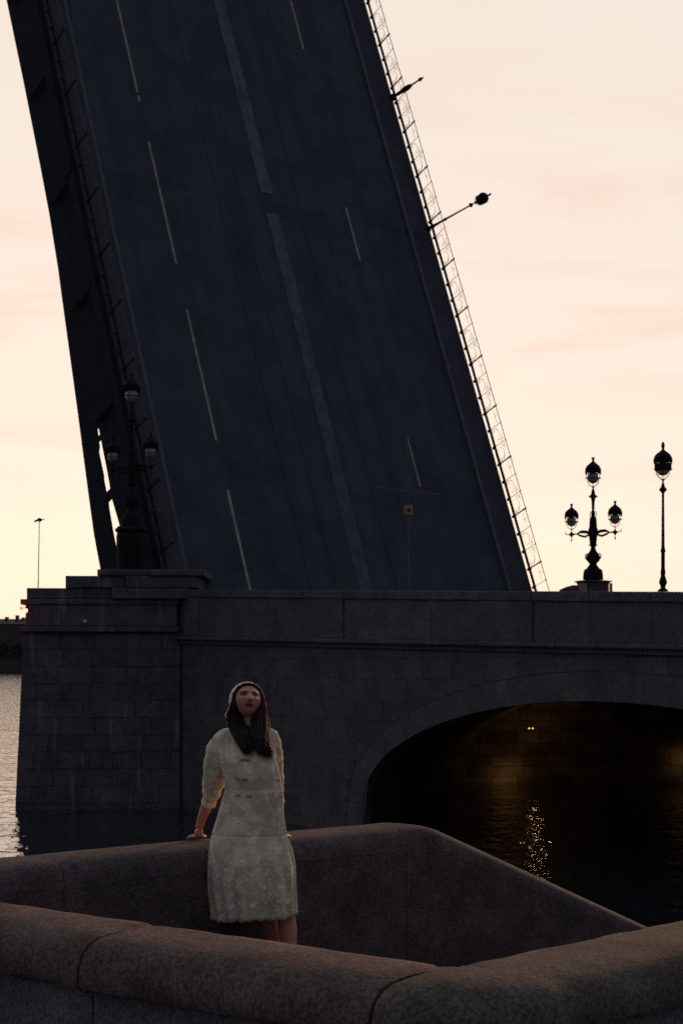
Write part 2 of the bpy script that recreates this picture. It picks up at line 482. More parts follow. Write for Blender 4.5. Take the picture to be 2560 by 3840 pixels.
# spandrel blocks, course by course, cut to the arch ring
RING = 0.95
def spandrel():
    z = -0.4; course = 0
    while z < 7.6:
        h = 0.78
        t = T0 + (course % 2)*0.8
        while t < T1:
            L = rnd.uniform(1.5, 2.3)
            a, b = t, min(t+L, T1)
            t = b
            if a > 44 and course % 2: pass
            n = 12
            sam = [a + (b-a)*i/n for i in range(n+1)]
            zc_ = lambda q: min(z+h, z_cor(q)-0.28)
            sam = [q for q in sam if max(z, arch(q, RING)) < zc_(q) - 0.015]
            if len(sam) < 2 or sam[-1]-sam[0] < 0.2: continue
            g = 0.004
            lo = [(q, max(z, arch(q, RING)) + g) for q in sam]
            hi = [(q, zc_(q) - g) for q in reversed(sam)]
            lo[0] = (lo[0][0]+g, lo[0][1]); lo[-1] = (lo[-1][0]-g, lo[-1][1])
            hi[0] = (hi[0][0]-g, hi[0][1]); hi[-1] = (hi[-1][0]+g, hi[-1][1])
            if abs(lo[0][1]-lo[-1][1]) < 0.02 and max(p[1] for p in lo)-min(p[1] for p in lo) < 0.02:
                lo = [lo[0], lo[-1]]; hi = [hi[0], hi[-1]]
            mb = MB(); mb.prism(lo+hi, lambda p, q, o: wall(p, q, o), -0.3, 0.0 + rnd.uniform(-0.006, 0.008), 0.006)
            mb.build('stone_block', M['bridge_granite'], ab)
        z += h; course += 1
spandrel()
nv = 33
for i in range(nv):
    def ap(th, g): return (T_C - (HALF+g)*math.cos(th), Z_S + (RISE+g)*math.sin(th))
    a0, a1 = math.pi*i/nv + 0.0003, math.pi*(i+1)/nv - 0.0003
    poly = [ap(a0, 0), ap((a0+a1)/2, 0), ap(a1, 0), ap(a1, RING-0.02), ap(a0, RING-0.02)]
    mb = MB(); mb.prism(poly, lambda p, q, o: wall(p, q, o), -0.4, 0.002 + rnd.uniform(-0.002, 0.003), 0.003)
    mb.build('arch_stone', M['bridge_granite'], ab)
for side in (0, 1):     # springing stones below the ring
    for k in range(2):
        za, zb = -0.9 + k*1.0, 0.09 + k*1.0
        ta, tb = (T_C-HALF-RING, T_C-HALF) if side == 0 else (T_C+HALF, T_C+HALF+RING)
        mb = MB(); mb.prism([(ta, za), (tb, za), (tb, zb), (ta, zb)], lambda p, q, o: wall(p, q, o), -0.4, 0.03, 0.02)
        mb.build('springing_stone', M['bridge_granite'], ab)
# cornice, parapet slabs, coping
def band(name, ta, tb, lo, hi, o0, o1, m=M['bridge_granite'], bev=0.015):
    g = 0.006
    poly = [(ta+g, lo(ta)), (tb-g, lo(tb)), (tb-g, hi(tb)), (ta+g, hi(ta))]
    mb = MB(); mb.prism(poly, lambda p, q, o: wall(p, q, o), o0, o1, bev)
    return mb.build(name, m, ab)
t = T0
while t < T1:
    b = min(t + 1.9, T1)
    band('cornice_stone', t, b, lambda q: z_cor(q)-0.27, lambda q: z_cor(q)-0.10, -0.4, 0.12)
    band('cornice_stone', t, b, lambda q: z_cor(q)-0.095, lambda q: z_cor(q)+0.06, -0.4, 0.30, bev=0.03)
    t = b
t = T0
k = 0
while t < T1:
    b = min(t + 2.6, T1)
    band('parapet_slab', t, b, lambda q: z_cor(q)+0.065, lambda q: z_top(q)-0.33, -0.45, 0.02 + (0.05 if k % 4 == 0 else 0.0))
    band('coping_stone', t, b, lambda q: z_top(q)-0.325, lambda q: z_top(q), -0.52, 0.10, bev=0.03)
    t = b; k += 1
# barrel vault and inner walls seen through the arch, closed by a wall at the back
V = Vector((0.229, 0.973, 0)).normalized()
D_IN = 85.0
def vlt(t, z, o): return F0 + U*t + V*(-o) + Vector((0, 0, z))
ringp = [(T_C-HALF, -1.0), (T_C-HALF, 0.05), (T_C-HALF, Z_S)] + [(T_C - HALF*math.cos(math.pi*i/22), Z_S + RISE*math.sin(math.pi*i/22)) for i in range(1, 22)] + [(T_C+HALF, Z_S), (T_C+HALF, 0.05), (T_C+HALF, -1.0)]
for i in range(len(ringp)-1):
    (ta, za), (tb, zb) = ringp[i], ringp[i+1]
    nx, nz_ = -(zb-za), (tb-ta)
    ln = math.hypot(nx, nz_); nx, nz_ = nx/ln, nz_/ln          # outwards of the opening
    o = -0.42; j = 0
    end = -(D_IN - (F0 + U*((ta+tb)/2)).y)/V.y
    while o > end+0.1:
        L = 2.6 if (i+j) % 2 else 1.9
        if j == 0 and i % 2: L = 1.2
        if j > 4: L *= 1.6
        o2 = max(o - L, end)
        gx = 0.006
        ux, uz = (tb-ta)/ln, (zb-za)/ln
        pa = (ta+ux*gx, za+uz*gx); pb = (tb-ux*gx, zb-uz*gx)
        d = rnd.uniform(0.0, 0.012)
        q = []
        for oo in (o-gx, o2+gx):
            for (tt, zz) in (pa, pb): q.append(vlt(tt+nx*d, zz+nz_*d, oo))
            for (tt, zz) in (pb, pa): q.append(vlt(tt+nx*0.25, zz+nz_*0.25, oo))
        mb = MB(); mb.add(q, [(0,1,2,3),(7,6,5,4),(0,4,5,1),(1,5,6,2),(2,6,7,3),(3,7,4,0)])
        mb.build('vault_stone', M['vault'], ab)
        o = o2; j += 1
bk = MB()
rr = [(T_C + (ta-T_C)*1.012, za + (0.15 if za > 1.2 else 0)) for (ta, za) in ringp]
vs, fs = [], []
for (ta, za) in rr: vs += [vlt(ta, za, -0.2), vlt(ta, za, -(D_IN+0.5 - (F0+U*ta).y)/V.y)]
for i in range(len(rr)-1): fs.append((2*i, 2*i+1, 2*i+3, 2*i+2))
bk.add(vs, fs); bk.build('vault_backing', M['mortar'], ab)
# the inner wall, course by course
MB().box((5.5, D_IN+0.32, -1.2), (42, D_IN+0.6, 6.2)).build('inner_wall_core', M['mortar'], ab)
z = -0.9; c = 0
while z < 5.9:
    x = 5.6 + (0.7 if c % 2 else 0)
    while x < 32:
        L = rnd.uniform(1.1, 1.7)
        mb = MB(); mb.prism([(x+.006, z+.006), (x+L-.006, z+.006), (x+L-.006, z+0.60), (x+.006, z+0.60)], lambda p, q, o: Vector((p, D_IN+0.30-o, q)), -0.1, 0.2 + rnd.uniform(0, 0.03), 0.02)
        mb.build('inner_wall_stone', M['vault'], ab)
        x += L
    z += 0.606; c += 1

# --- river pier on the left, battered, with stepped top
pr = thing('bridge_pier', 'massive battered granite pier with a stepped top at the foot of the raised span', 'bridge pier', Vector((-10, 72, 0)))
A0, B0 = Vector((-14.27, 70.0, 0)), Vector((-7.12, 70.5, 0))
ex = (B0-A0).normalized(); ey = W.copy()
LX = (B0-A0).length
def pz(y): return CAM_Z + (HY-y)/F*70.0
zb_ = pz(2372)
def pier_pt(a, z, o):           # o out of the face; the face leans back with height
    lean = 0.050*max(0, z)
    x = a + (lean*0.9 if a < LX*0.5 else -0.0)*(1 - a/LX)
    return A0 + ex*x + Vector((ex.y, -ex.x, 0))*(o - lean*0.25) + Vector((0, 0, z))
pc = MB()
vs = []
for z in (-1.2, zb_):
    fl, fr = pier_pt(0.03, z, -0.05), pier_pt(LX-0.03, z, -0.05)
    vs += [fl, fr, fr + W*10, fl + W*14]
pc.add(vs, [(0,1,5,4),(1,2,6,5),(2,3,7,6),(3,0,4,7),(4,5,6,7)])
pc.build('masonry_core', M['mortar'], pr)
z = -0.5; c = 0
nc = 11; ch = (zb_+0.5)/nc
for c in range(nc):
    z0, z1 = -0.5 + c*ch + 0.004, -0.5 + (c+1)*ch - 0.004
    a = 0.0; first = True
    while a < LX-0.01:
        L = rnd.uniform(1.0, 1.75)
        if first and c % 2: L = 0.7
        first = False
        b = a+L
        if LX - b < 0.5: b = LX
        g = 0.005
        p0 = 0.0 if a == 0 else a+g
        p1 = b if b == LX else b-g
        mb = MB(); mb.prism([(p0, z0), (p1, z0), (p1, z1), (p0, z1)], pier_pt, -0.3, rnd.uniform(0.0, 0.03), 0.018)
        mb.build('stone_block', M['pier_granite'], pr)
        a = b
    # return towards the approach wall
    fr = pier_pt(LX, (z0+z1)/2, 0)
    def ret(p, q, o): return B0 + W*p + U*(o - 0.0) + Vector((0,0,q))
    mb = MB(); mb.prism([(0.3, z0), (2.2, z0), (2.2, z1), (0.3, z1)], ret, -0.3, -0.10 + rnd.uniform(0, 0.02), 0.03)
    mb.build('stone_block', M['pier_granite'], pr)
def slab(name, xa, xb, y0, y1, fwd, depth, D=70.0, m=M['pier_granite'], left=0.0):
    """a stone course between photo columns xa..xb and rows y0 (top)..y1 (bottom)"""
    a, b = (xa-CX)/F*D, (xb-CX)/F*D
    zt, zl = CAM_Z+(HY-y0)/F*D, CAM_Z+(HY-y1)/F*D
    mb = MB()
    mb.prism([(a, zl), (b, zl), (b, zt), (a, zt)], lambda p, q, o: Vector((p + 0.0*o, D - o + 0.07*(p-a), q)), -depth, fwd, 0.04)
    return mb.build(name, m, pr)
slab('cornice_stone', 70, 668, 2350, 2371, 0.15, 4)
slab('frieze_stone', 96, 660, 2268, 2349.5, 0.05, 4)
slab('cornice_stone', 78, 668, 2247, 2267.5, 0.13, 4)
slab('step_stone', 100, 420, 2205, 2246.5, 0.02, 4)
slab('step_stone', 421, 705, 2205, 2246.5, 0.03, 4)
slab('step_stone', 245, 470, 2159, 2204.6, 0.0, 4)
slab('step_stone', 471, 740, 2160, 2204.6, 0.01, 4)
slab('top_stone', 365, 560, 2135, 2158.6, 0.06, 4)
slab('top_stone', 561, 766, 2136, 2159.6, 0.06, 4)

# --- the raised leaf: a road plane standing at 68 degrees
az, al = R(36.756), R(68.048)
av = Vector((-math.sin(az), math.cos(az), 0))
dv = av*math.cos(al) + Vector((0,0,1))*math.sin(al)
nv3 = -av*math.sin(al) + Vector((0,0,1))*math.cos(al)
wv3 = Vector((math.cos(az), math.sin(az), 0))
LO = Vector((0.968, 79.5, CAM_Z + 3.71))
LM = Matrix((( wv3.x, dv.x, nv3.x, LO.x), (wv3.y, dv.y, nv3.y, LO.y), (wv3.z, dv.z, nv3.z, LO.z), (0,0,0,1)))
lf = thing('drawbridge_leaf', 'raised road span of the drawbridge standing almost upright against the sky', 'drawbridge')
lf.matrix_world = LM
L0, L1 = -2.2, 44.0
SL, SR = -11.35, 11.55
def leaf_box(name, s0, s1, l0, l1, h0, h1, m):
    return MB().box((s0, l0, h0), (s1, l1, h1)).build(name, m, lf, local=True)
for (a, b) in ((L0, 10.5), (10.508, 22.55), (22.66, 33.0), (33.008, L1)):
    leaf_box('road_deck', -9.95, 9.85, a, b, -0.35, 0.0, M['asphalt'])
leaf_box('expansion_joint', -9.95, 9.85, 22.56, 22.65, -0.35, -0.008, M['asphalt'])
for (a, b) in ((L0, 11.0), (11.008, 22.58), (22.60, 33.0), (33.008, L1)):
    leaf_box('footway', SL, -10.15, a, b, -0.30, 0.13, M['sidewalk'])
    leaf_box('footway', 10.05, SR, a, b, -0.30, 0.13, M['sidewalk'])
    leaf_box('kerb', -10.15, -9.95, a, b, -0.33, 0.15, M['kerb'])
    leaf_box('kerb', 9.85, 10.05, a, b, -0.33, 0.15, M['kerb'])
for (a, b) in ((L0, 22.05), (23.35, L1)):
    leaf_box('median_strip', -0.12, 0.68, a, b, 0.0, 0.02, M['median'])
for s in (-3.1, -1.6, 2.3, 3.8):
    leaf_box('tram_rail', s-0.035, s+0.035, L0, 22.5, 0.0, 0.012, M['tram_rail'])
    leaf_box('tram_rail', s-0.035, s+0.035, 22.7, L1, 0.0, 0.012, M['tram_rail'])
for (a, b) in ((-2.0, 4.88), (7.57, 14.97), (17.66, 25.08), (27.62, 28.0), (28.2, 35.1), (37.8, L1-0.5)):
    leaf_box('lane_marking', -6.75, -6.61, a, b, 0.0, 0.006, M['paint'])
for (a, b) in ((5.95, 8.92), (20.03, 23.53), (34.48, 37.99)):
    leaf_box('lane_marking', 5.60, 5.73, a, b, 0.0, 0.006, M['paint'])
# girders under the deck; the outer one on our side is deep and arched towards its bearing
def girder(s, m, name='girder', thick=0.5, opening=True):
    mb = MB()
    prof = [(44, 3.2), (36, 3.40), (30, 3.34), (25, 3.36), (22, 3.42), (19, 3.62), (16.4, 3.91), (12.5, 4.32), (9, 4.73), (6.5, 5.02), (4.8, 5.20), (3.0, 5.24), (-2.2, 5.3)]
    top = 0.33
    ax = lambda l, h, o: Vector((s + o, l, h))
    if not opening:
        mb.prism([(44, -top), *[(l, -d) for l, d in prof], (-2.2, -top)], ax, -thick/2, thick/2)
    else:
        # upper plate, then chord, with slot-shaped openings between them near the bearing
        mb.prism([(44, -top), (44, -3.2), (36, -3.40), (30, -3.34), (25, -3.36), (22, -3.42), (19, -3.62), (16.4, -3.91), (12.5, -4.32), (9.6, -4.65), (9.6, -top)], ax, -thick/2, thick/2)
        mb.prism([(9.59, -top), (9.59, -2.84), (8.8, -2.84), (6.8, -2.86), (5.5, -2.92), (4.5, -2.78), (2.9, -2.60), (2.2, -3.2), (1.2, -3.3), (-2.2, -3.3), (-2.2, -top)], ax, -thick/2, thick/2)
        mb.prism([(9.59, -3.02), (9.59, -4.66), (6.5, -5.02), (4.8, -5.20), (3.0, -5.24), (1.21, -5.26), (1.21, -3.62), (2.8, -3.50), (4.0, -3.48), (5.3, -3.42), (5.5, -3.38), (6.8, -3.36), (7.0, -3.30), (8.3, -3.32), (8.5, -3.16)], ax, -thick/2, thick/2)
        for (la, lb) in ((9.38, 9.9), (8.72, 9.02), (5.58, 6.12)):
            mb.box((s-thick/2+0.02, la, -3.6), (s+thick/2-0.02, lb, -2.7))
        mb.box((s-thick/2+0.01, -2.2, -5.2), (s+thick/2-0.01, 1.2, -3.25))
    return mb.build(name, m, lf, local=True)
girder(-11.3, M['steel'], 'outer_girder', 0.07, True)
for s in (-6.0, 0.0, 6.0, 11.0):
    mb = MB(); mb.prism([(44, -0.36), (44, -2.4), (12, -2.5), (-1.5, -2.6), (-1.5, -0.36)], lambda l, h, o: Vector((s+o, l, h)), -0.2, 0.2)
    mb.build('girder', M['steel'], lf, local=True)
for l in (13.5, 18, 22.6, 27, 31.5, 36, 40.5):
    leaf_box('cross_beam', -11.0, 10.7, l-0.2, l+0.2, -1.7, -0.37, M['steel'])
for l in (3.2, 9.7, 16.0, 22.2, 28.7, 35.0):
    leaf_box('fascia_plate', -11.62, -11.54, l-0.2, l+0.2, -2.75, -0.4, M['steel'])
leaf_box('fascia_beam', -11.62, -11.36, L0, 22.2, -0.62, -0.02, M['steel'])
leaf_box('fascia_beam', -11.66, -11.36, 22.25, L1, -0.66, -0.02, M['steel'])

# railings of the leaf
PAN = 1.06
def arc(cx, cy, r, a0, a1, n=10): return [(0, cx + r*math.cos(a0+(a1-a0)*i/n), cy + r*math.sin(a0+(a1-a0)*i/n)) for i in range(n+1)]
def spiral(cx, cy, r0, r1, a0, a1, n=12): return [(0, cx + (r0+(r1-r0)*i/n)*math.cos(a0+(a1-a0)*i/n), cy + (r0+(r1-r0)*i/n)*math.sin(a0+(a1-a0)*i/n)) for i in range(n+1)]
def panel_mesh(kind):
    mb = MB(); q = 0.010
    if kind != 1:
        s_ = 1 if kind == 0 else -1
        X0 = lambda x: x if s_ > 0 else PAN-x
        mb.tube([(0, X0(p[1]), p[2]) for p in arc(0.50, 0.46, 0.36, R(160), R(5), 12)], q, 4)
        mb.tube([(0, X0(p[1]), p[2]) for p in spiral(0.20, 0.40, 0.13, 0.04, R(200), R(-260), 14)], q, 4)
        mb.tube([(0, X0(p[1]), p[2]) for p in spiral(0.86, 0.86, 0.12, 0.03, R(-100), R(300), 14)], q, 4)
        mb.tube([(0, X0(0.62), 0.98), (0, X0(0.84), 0.90), (0, X0(0.95), 1.05)], q, 4)
        mb.tube([(0, X0(0.08), 0.30), (0, X0(0.10), 0.62), (0, X0(0.30), 0.80)], q*0.9, 4)
    else:
        mb.tube([(0, 0.10, 0.86), (0, 0.5, 0.83), (0, PAN-0.10, 0.86)], q*0.8, 4)
        mb.tube(arc(PAN/2, 0.92, 0.07, 0, 2*math.pi, 10), q*0.8, 4)
    for i in range(9):
        x = 0.08 + i*0.11
        mb.tube([(0, x, 0.28), (0, x, 0.36)], [0.014, 0.004], 4)
    return mb.mesh('railing_panel', M['iron_green'])
PM = [panel_mesh(k) for k in range(3)]
heavy = MB().box((-0.028, -0.028, 0.05), (0.028, 0.028, 1.12)).box((-0.06, -0.06, 0.05), (0.06, 0.06, 0.30)).sphere((0, 0, 1.16), 0.06, 8, 6).box((-0.05, -0.05, 0.98), (0.05, 0.05, 1.02)).mesh('railing_post', M['iron'])
thin = MB().box((-0.012, -0.012, 0.05), (0.012, 0.012, 1.10)).box((-0.045, -0.07, 0.03), (0.045, 0.07, 0.26)).sphere((0, 0, 1.15), 0.035, 8, 6).mesh('railing_baluster', M['iron_green'])
def railing(s, label):
    r = thing('bridge_railing', label, 'railing')
    r.matrix_world = LM @ Matrix.Translation((s, 0, 0.13))
    MB().tube([(0, -1.6, 1.14), (0, L1, 1.14)], 0.021, 6).build('handrail', M['iron_green'], r, local=True)
    MB().box((-0.03, -0.4, 0.14), (0.03, L1, 0.28)).build('bottom_rail', M['iron'], r, local=True)
    n = int((L1-0.3)/PAN)
    for i in range(n+1):
        l = 0.20 + i*PAN
        if i % 3 == 1: link_mesh('post', heavy, r, (0, l, 0))
        else: link_mesh('post', thin, r, (0, l, 0))
        if i < n: link_mesh('panel', PM[(0, 2, 1)[(i-1) % 3]], r, (0, l, 0))
    return r
railing(11.60, 'wrought iron railing along the far right edge of the raised span, sharp against the sky')
railing(-11.25, 'dark railing along the near left edge of the raised span, hardly seen')

# ------------------------------------------------------------------ lamps
def lantern(th, c, q, prefix_mat=M['iron'], rg=82, roof=420, rimr=118, bowl=130, skirt=0):
    """parts of one lantern round its globe centre c; q = metres per drawing unit"""
    cx_, cy_, cz_ = c
    rf = roof
    pr_ = [(rimr*0.93, rf-8), (rimr, rf), (rimr*0.95, rf+8), (rimr*0.82, rf+38), (rimr*0.52, rf+68), (rimr*0.30, rf+88), (rimr*0.13, rf+110), (rimr*0.15, rf+130), (rimr*0.22, rf+155), (rimr*0.18, rf+165), (1, rf+168)]
    root = MB().lathe([(r*q, h*q) for r, h in pr_], c, 12).build('lantern_roof', prefix_mat, th, smooth=True)
    MB().sphere(c, rg*q, 20, 12).build('globe', M['globe'], th, smooth=True)
    cg = MB()
    for k in range(6):
        a = 2*math.pi*k/6 + 0.35
        ca, sa = math.cos(a), math.sin(a)
        pts = [(rimr*0.92, rf-8), (rimr*0.93, rf*0.45), (rimr*0.89, -5), (rimr*0.80, -60), (rimr*0.55, -105), (22, -bowl)]
        cg.tube([(cx_+ca*r*q, cy_+sa*r*q, cz_+h*q) for r, h in pts], 4.0*q, 4)
        a2 = a + math.pi/6
        # pierced band under the roof
        cg.tube([(cx_+math.cos(a2)*rimr*0.92*q, cy_+math.sin(a2)*rimr*0.92*q, cz_+h*q) for h in (rf-8, rf-45)], 10*q, 4)
        cg.tube([(cx_+math.cos(a)*r*q, cy_+math.sin(a)*r*q, cz_-5*q) for r in (rimr*0.9, rimr*1.18)], [7*q, 2*q], 5)
    for h, r in ((-5, rimr*0.90), (rf-45, rimr*0.92)):
        cg.tube([(cx_+math.cos(2*math.pi*i/18)*r*q, cy_+math.sin(2*math.pi*i/18)*r*q, cz_+h*q) for i in range(19)], 5.5*q, 4)
    cg.lathe([(rimr*0.93*q, (rf-26)*q), (rimr*0.94*q, (rf-8)*q)], c, 14)
    # pierced sheet collar: solid rings with small openings between them
    cg.lathe([(rimr*0.945*q, (rf-52)*q), (rimr*0.95*q, (rf-24)*q), (rimr*0.93*q, (rf-24)*q), (rimr*0.925*q, (rf-52)*q)], c, 18)
    if skirt: cg.lathe([(rimr*0.90*q, -20*q), (rimr*0.945*q, (rf-78)*q), (rimr*0.925*q, (rf-78)*q), (rimr*0.88*q, -20*q)], c, 18)
    for k in range(9):
        a = 2*math.pi*k/9
        cg.tube([(cx_+math.cos(a)*rimr*0.93*q, cy_+math.sin(a)*rimr*0.93*q, cz_+h*q) for h in (rf-20, rf-70, rf-100 if not skirt else rf-80)], [17*q, 13*q, 3*q], 4)
    cg.build('lantern_cage', prefix_mat, th)
    return root

def candelabrum(label, base, q, sy=1.0, adir=Vector((0.80, -0.60, 0)), ped=None):
    """three-lantern candelabrum; drawing units are 1/3.92 photo pixel, q metres each"""
    th = thing('candelabrum', label, 'street lamp', base, 'three armed candelabra on the bridge')
    bx, by, bz = base
    H = lambda yz: (2055-yz)*q*sy
    colp = [(2055,150),(2040,150),(1990,146),(1930,140),(1905,125),(1890,95),(1870,84),(1850,64),(1830,55),(1812,58),(1780,92),(1740,108),(1705,100),(1660,70),(1640,55),(1620,45),(1600,36),(1570,35),(1557,46),(1551,72),(1546,72),(1540,50),(1500,52),(1450,58),(1400,63),(1380,66),(1350,74),(1320,70),(1280,58),(1200,54),(1160,52),(1140,42),(1130,20),(1050,17),(1000,20),(900,25),(855,34),(838,62),(832,72),(826,60),(800,32),(760,25),(735,22),(720,10),(700,12),(690,26),(680,30)]
    MB().lathe([(r*q, H(y)) for y, r in colp], base, 16).build('column', M['iron'], th, smooth=True)
    orn = MB()
    for sgn in (-1, 1):       # ears of the urn and little ring handles
        for d2 in (adir, Vector((-adir.y, adir.x, 0))):
            pts = [Vector(base) + d2*(sgn*(95 + 34*math.cos(R(a)))*q) + Vector((0,0,H(1715) + 42*q*math.sin(R(a)))) for a in range(-150, 151, 30)]
            orn.tube(pts, 9*q, 5)
            pts = [Vector(base) + d2*(sgn*(38 + 17*math.cos(R(a)))*q) + Vector((0,0,H(1095) + 42*q*math.sin(R(a)))) for a in range(0, 361, 30)]
            orn.tube(pts, 5*q, 5)
    orn.build('ornament', M['iron'], th)
    zt = bz + H(555)
    lantern(th, (bx, by, zt), q)
    arm_r = 286/0.80
    for sgn in (-1, 1):
        am = MB()
        d = adir*sgn
        B = Vector((bx, by, bz + H(1372)))
        am.tube([B + d*(50*q), B + d*(120*q) + Vector((0,0,26*q)), B + d*(200*q) + Vector((0,0,30*q)), B + d*(268*q) + Vector((0,0,4*q))], [22*q, 24*q, 22*q, 9*q], 6)
        am.tube([B + d*(60*q) + Vector((0,0,-20*q)), B + d*(140*q) + Vector((0,0,-46*q)), B + d*(215*q) + Vector((0,0,-24*q)), B + d*(268*q)], [14*q, 17*q, 17*q, 8*q], 6)
        am.tube([B + d*(262*q), B + d*(arm_r*q)], [9*q, 14*q], 6)
        c0 = B + d*(arm_r*q)
        am.lathe([(2*q, -112*q), (10*q, -100*q), (9*q, -75*q), (4*q, -60*q), (8*q, -40*q), (44*q, 0), (14*q, 28*q), (6*q, 48*q), (8*q, 66*q), (24*q, 82*q)], c0, 10)
        am.tube([c0, c0 + d*(70*q), c0 + d*(100*q) + Vector((0,0,10*q)), c0 + d*(92*q) + Vector((0,0,52*q))], [16*q, 6*q, 9*q, 2*q], 5)
        am.build('arm', M['iron'], th, smooth=True)
        lantern(th, (c0.x, c0.y, c0.z + 190*q), q*0.88, rg=84)
    return th
# adjust lantern drawing: roof height above globe centre is 135 units
_l = lantern
def lantern(th, c, q, rg=86, roof=135, bowl=130, rimr=116, skirt=0): return _l(th, c, q, M['iron'], rg, roof, rimr, bowl, skirt)

# far candelabrum on its octagonal pedestal, across the road
Dc = 83.2
qf = Dc/F/3.92
cb = P(2223, 2174, Dc)
far_c = candelabrum('three armed lamp standard standing clear against the sky right of the raised span', tuple(cb), qf)
pd = thing('lamp_pedestal', 'octagonal stone pedestal with stepped plinth under the lamp standard right of the raised span', 'pedestal', (cb.x, cb.y, CAM_Z+2.2))
mb = MB().lathe([(170*qf*1.05, -11*qf), (282*qf, -22*qf), (286*qf, -34*qf), (250*qf, -40*qf), (245*qf, -62*qf)][::-1], tuple(cb), 8, R(22.5))
mb.v = mb.v; mb.build('cornice', M['bridge_granite'], pd)
mb = MB().lathe([(236*qf, -330*qf), (236*qf, -62*qf)], tuple(cb), 8, R(22.5)); mb.build('drum', M['bridge_granite'], pd)
for (xa, xb, hh) in ((-240, -125, 0), (205, 242, 0)):
    mb = MB().box((cb.x + xa*qf, cb.y - 0.88, cb.z - 300*qf), (cb.x + xb*qf, cb.y - 0.72, cb.z - 62*qf)); mb.build('lit_side', M['stone_lit'], pd)  # thin plates added to paint the drum's warm-lit sides
for k, (xa, tz) in enumerate(((-475, -140), (-430, -120), (-395, -106), (-330, -88))):
    mb = MB().box((cb.x + xa*qf, cb.y - 0.8 + 0.1*k, cb.z - 420*qf), (cb.x - 240*qf, cb.y + 0.6, cb.z + tz*qf)); mb.build('plinth_step', M['bridge_granite'], pd)

# near candelabrum, dark against the leaf
Dn = 71.6
qn = Dn/F/3.92
nb = P(493, 1985, Dn)
near_c = candelabrum('tall three armed lamp standard on the pier, dark in front of the raised span', tuple(nb), qn*1.08, sy=1.215)
pd2 = thing('lamp_pedestal', 'dark round pedestal under the lamp standard on the pier', 'pedestal', (nb.x, nb.y, P(0, 2136, Dn).z))
k_ = Dn/F
hz = lambda y: (1985-y)*k_
MB().lathe([(50*k_, hz(2136)), (54*k_, hz(2095)), (57*k_, hz(2050)), (57*k_, hz(2010)), (54*k_, hz(1998)), (62*k_, hz(1992)), (62*k_, hz(1984)), (50*k_, hz(1979))], tuple(nb), 16).build('drum', M['iron'], pd2, smooth=True)
for a in range(4):
    c = Vector(nb) + Vector((math.cos(R(45+90*a)), math.sin(R(45+90*a)), 0))*(60*k_)
    MB().sphere((c.x, c.y, c.z + hz(1982)), 6*k_, 8, 6).build('knob', M['iron'], pd2, smooth=True)

# single lamps
def single_lamp(label, base, q):
    th = thing('street_lamp', label, 'street lamp', base, 'single lantern lamps along the bridge')
    pf = [(1278,46),(1266,36),(1250,18),(1225,25),(1214,32),(1190,28),(1160,18),(1140,18),(1125,20),(1100,15),(1000,15),(985,15),(972,18),(965,21),(952,17),(930,13),(600,10),(520,10),(510,15),(497,28),(488,32),(476,20),(455,12),(430,6),(417,10),(409,22)]
    MB().lathe([(r*q, (1278-y)*q) for y, r in pf], base, 14).build('post', M['iron'], th, smooth=True)
    s = 0.585
    lantern(th, (base[0], base[1], base[2] + (1278-330)*q), q*s, rg=90, roof=150, bowl=128, rimr=122, skirt=1)
    MB().lathe([(r*q, h*q) for r, h in ((6, 150), (11, 160), (9, 178), (13, 190), (9, 206), (1, 212))], (base[0], base[1], base[2] + (1278-330)*q), 10).build('finial', M['iron'], th, smooth=True)
    return th
Dl = 48.3 + 0.15
ql = Dl/F/2.063
lp = P(2485, 2218, Dl)
sl = single_lamp('single tall street lamp on the parapet at the right edge of the photo', tuple(lp), ql)
sl2 = copy_tree(sl)
sl2['label'] = 'single street lamp sticking out sideways from the railing of the raised span'
LEAN = Matrix.Rotation(R(11), 4, 'X') @ Matrix.Rotation(R(5), 4, 'Y')
sl2.matrix_world = LM @ Matrix.Translation((11.5, 23.15, 0.13)) @ LEAN @ Matrix.Scale(5.05/((1278-118)*ql), 4)
# a bare spindle-shaped post further up the same edge
tp = thing('railing_mast', 'short spindle shaped mast on the upper railing of the raised span, without a lantern', 'mast')
tp.matrix_world = LM @ Matrix.Translation((11.55, 32.45, 0.10)) @ LEAN
MB().lathe([(0.22, 0), (0.20, 0.22), (0.09, 0.30), (0.12, 0.8), (0.17, 1.15), (0.16, 1.4), (0.10, 1.68), (0.055, 1.75), (0.05, 2.25), (0.06, 2.3), (0.05, 2.35)], (0,0,0), 10).build('shaft', M['iron'], tp, smooth=True, local=True)
MB().lathe([(0.03, 2.33), (0.12, 2.42), (0.10, 2.5), (0.02, 2.75)], (0,0,0), 8).build('finial', M['iron'], tp, local=True)

# floodlight mast behind the pier
Dm = 73.0
mbase = P(143, 2207, Dm)
fm = thing('floodlight_mast', 'thin mast with two small floodlights standing on the left step of the pier', 'mast', tuple(mbase))
k_ = Dm/F
topm = P(148, 1950, Dm)
MB().tube([mbase, topm], [2.3*k_, 1.5*k_], 6).build('pole', M['iron'], fm)
MB().lathe([(0.005, -7*k_), (9*k_, -4*k_), (9*k_, 3*k_), (5*k_, 7*k_), (0.01, 8*k_)], tuple(topm), 8).build('head', M['iron'], fm)
for sgn, dz in ((-1, -8), (1, 2)):
    a = topm + Vector((sgn*4*k_, 0, 1*k_)); b = topm + Vector((sgn*18*k_, -0.05, dz*0.8*k_))
    MB().tube([a, (a+b)/2, b], [3.5*k_, 3.5*k_, 3.8*k_] if sgn < 0 else [2*k_, 1.5*k_, 2.4*k_], 6).build('floodlight', M['iron'], fm)

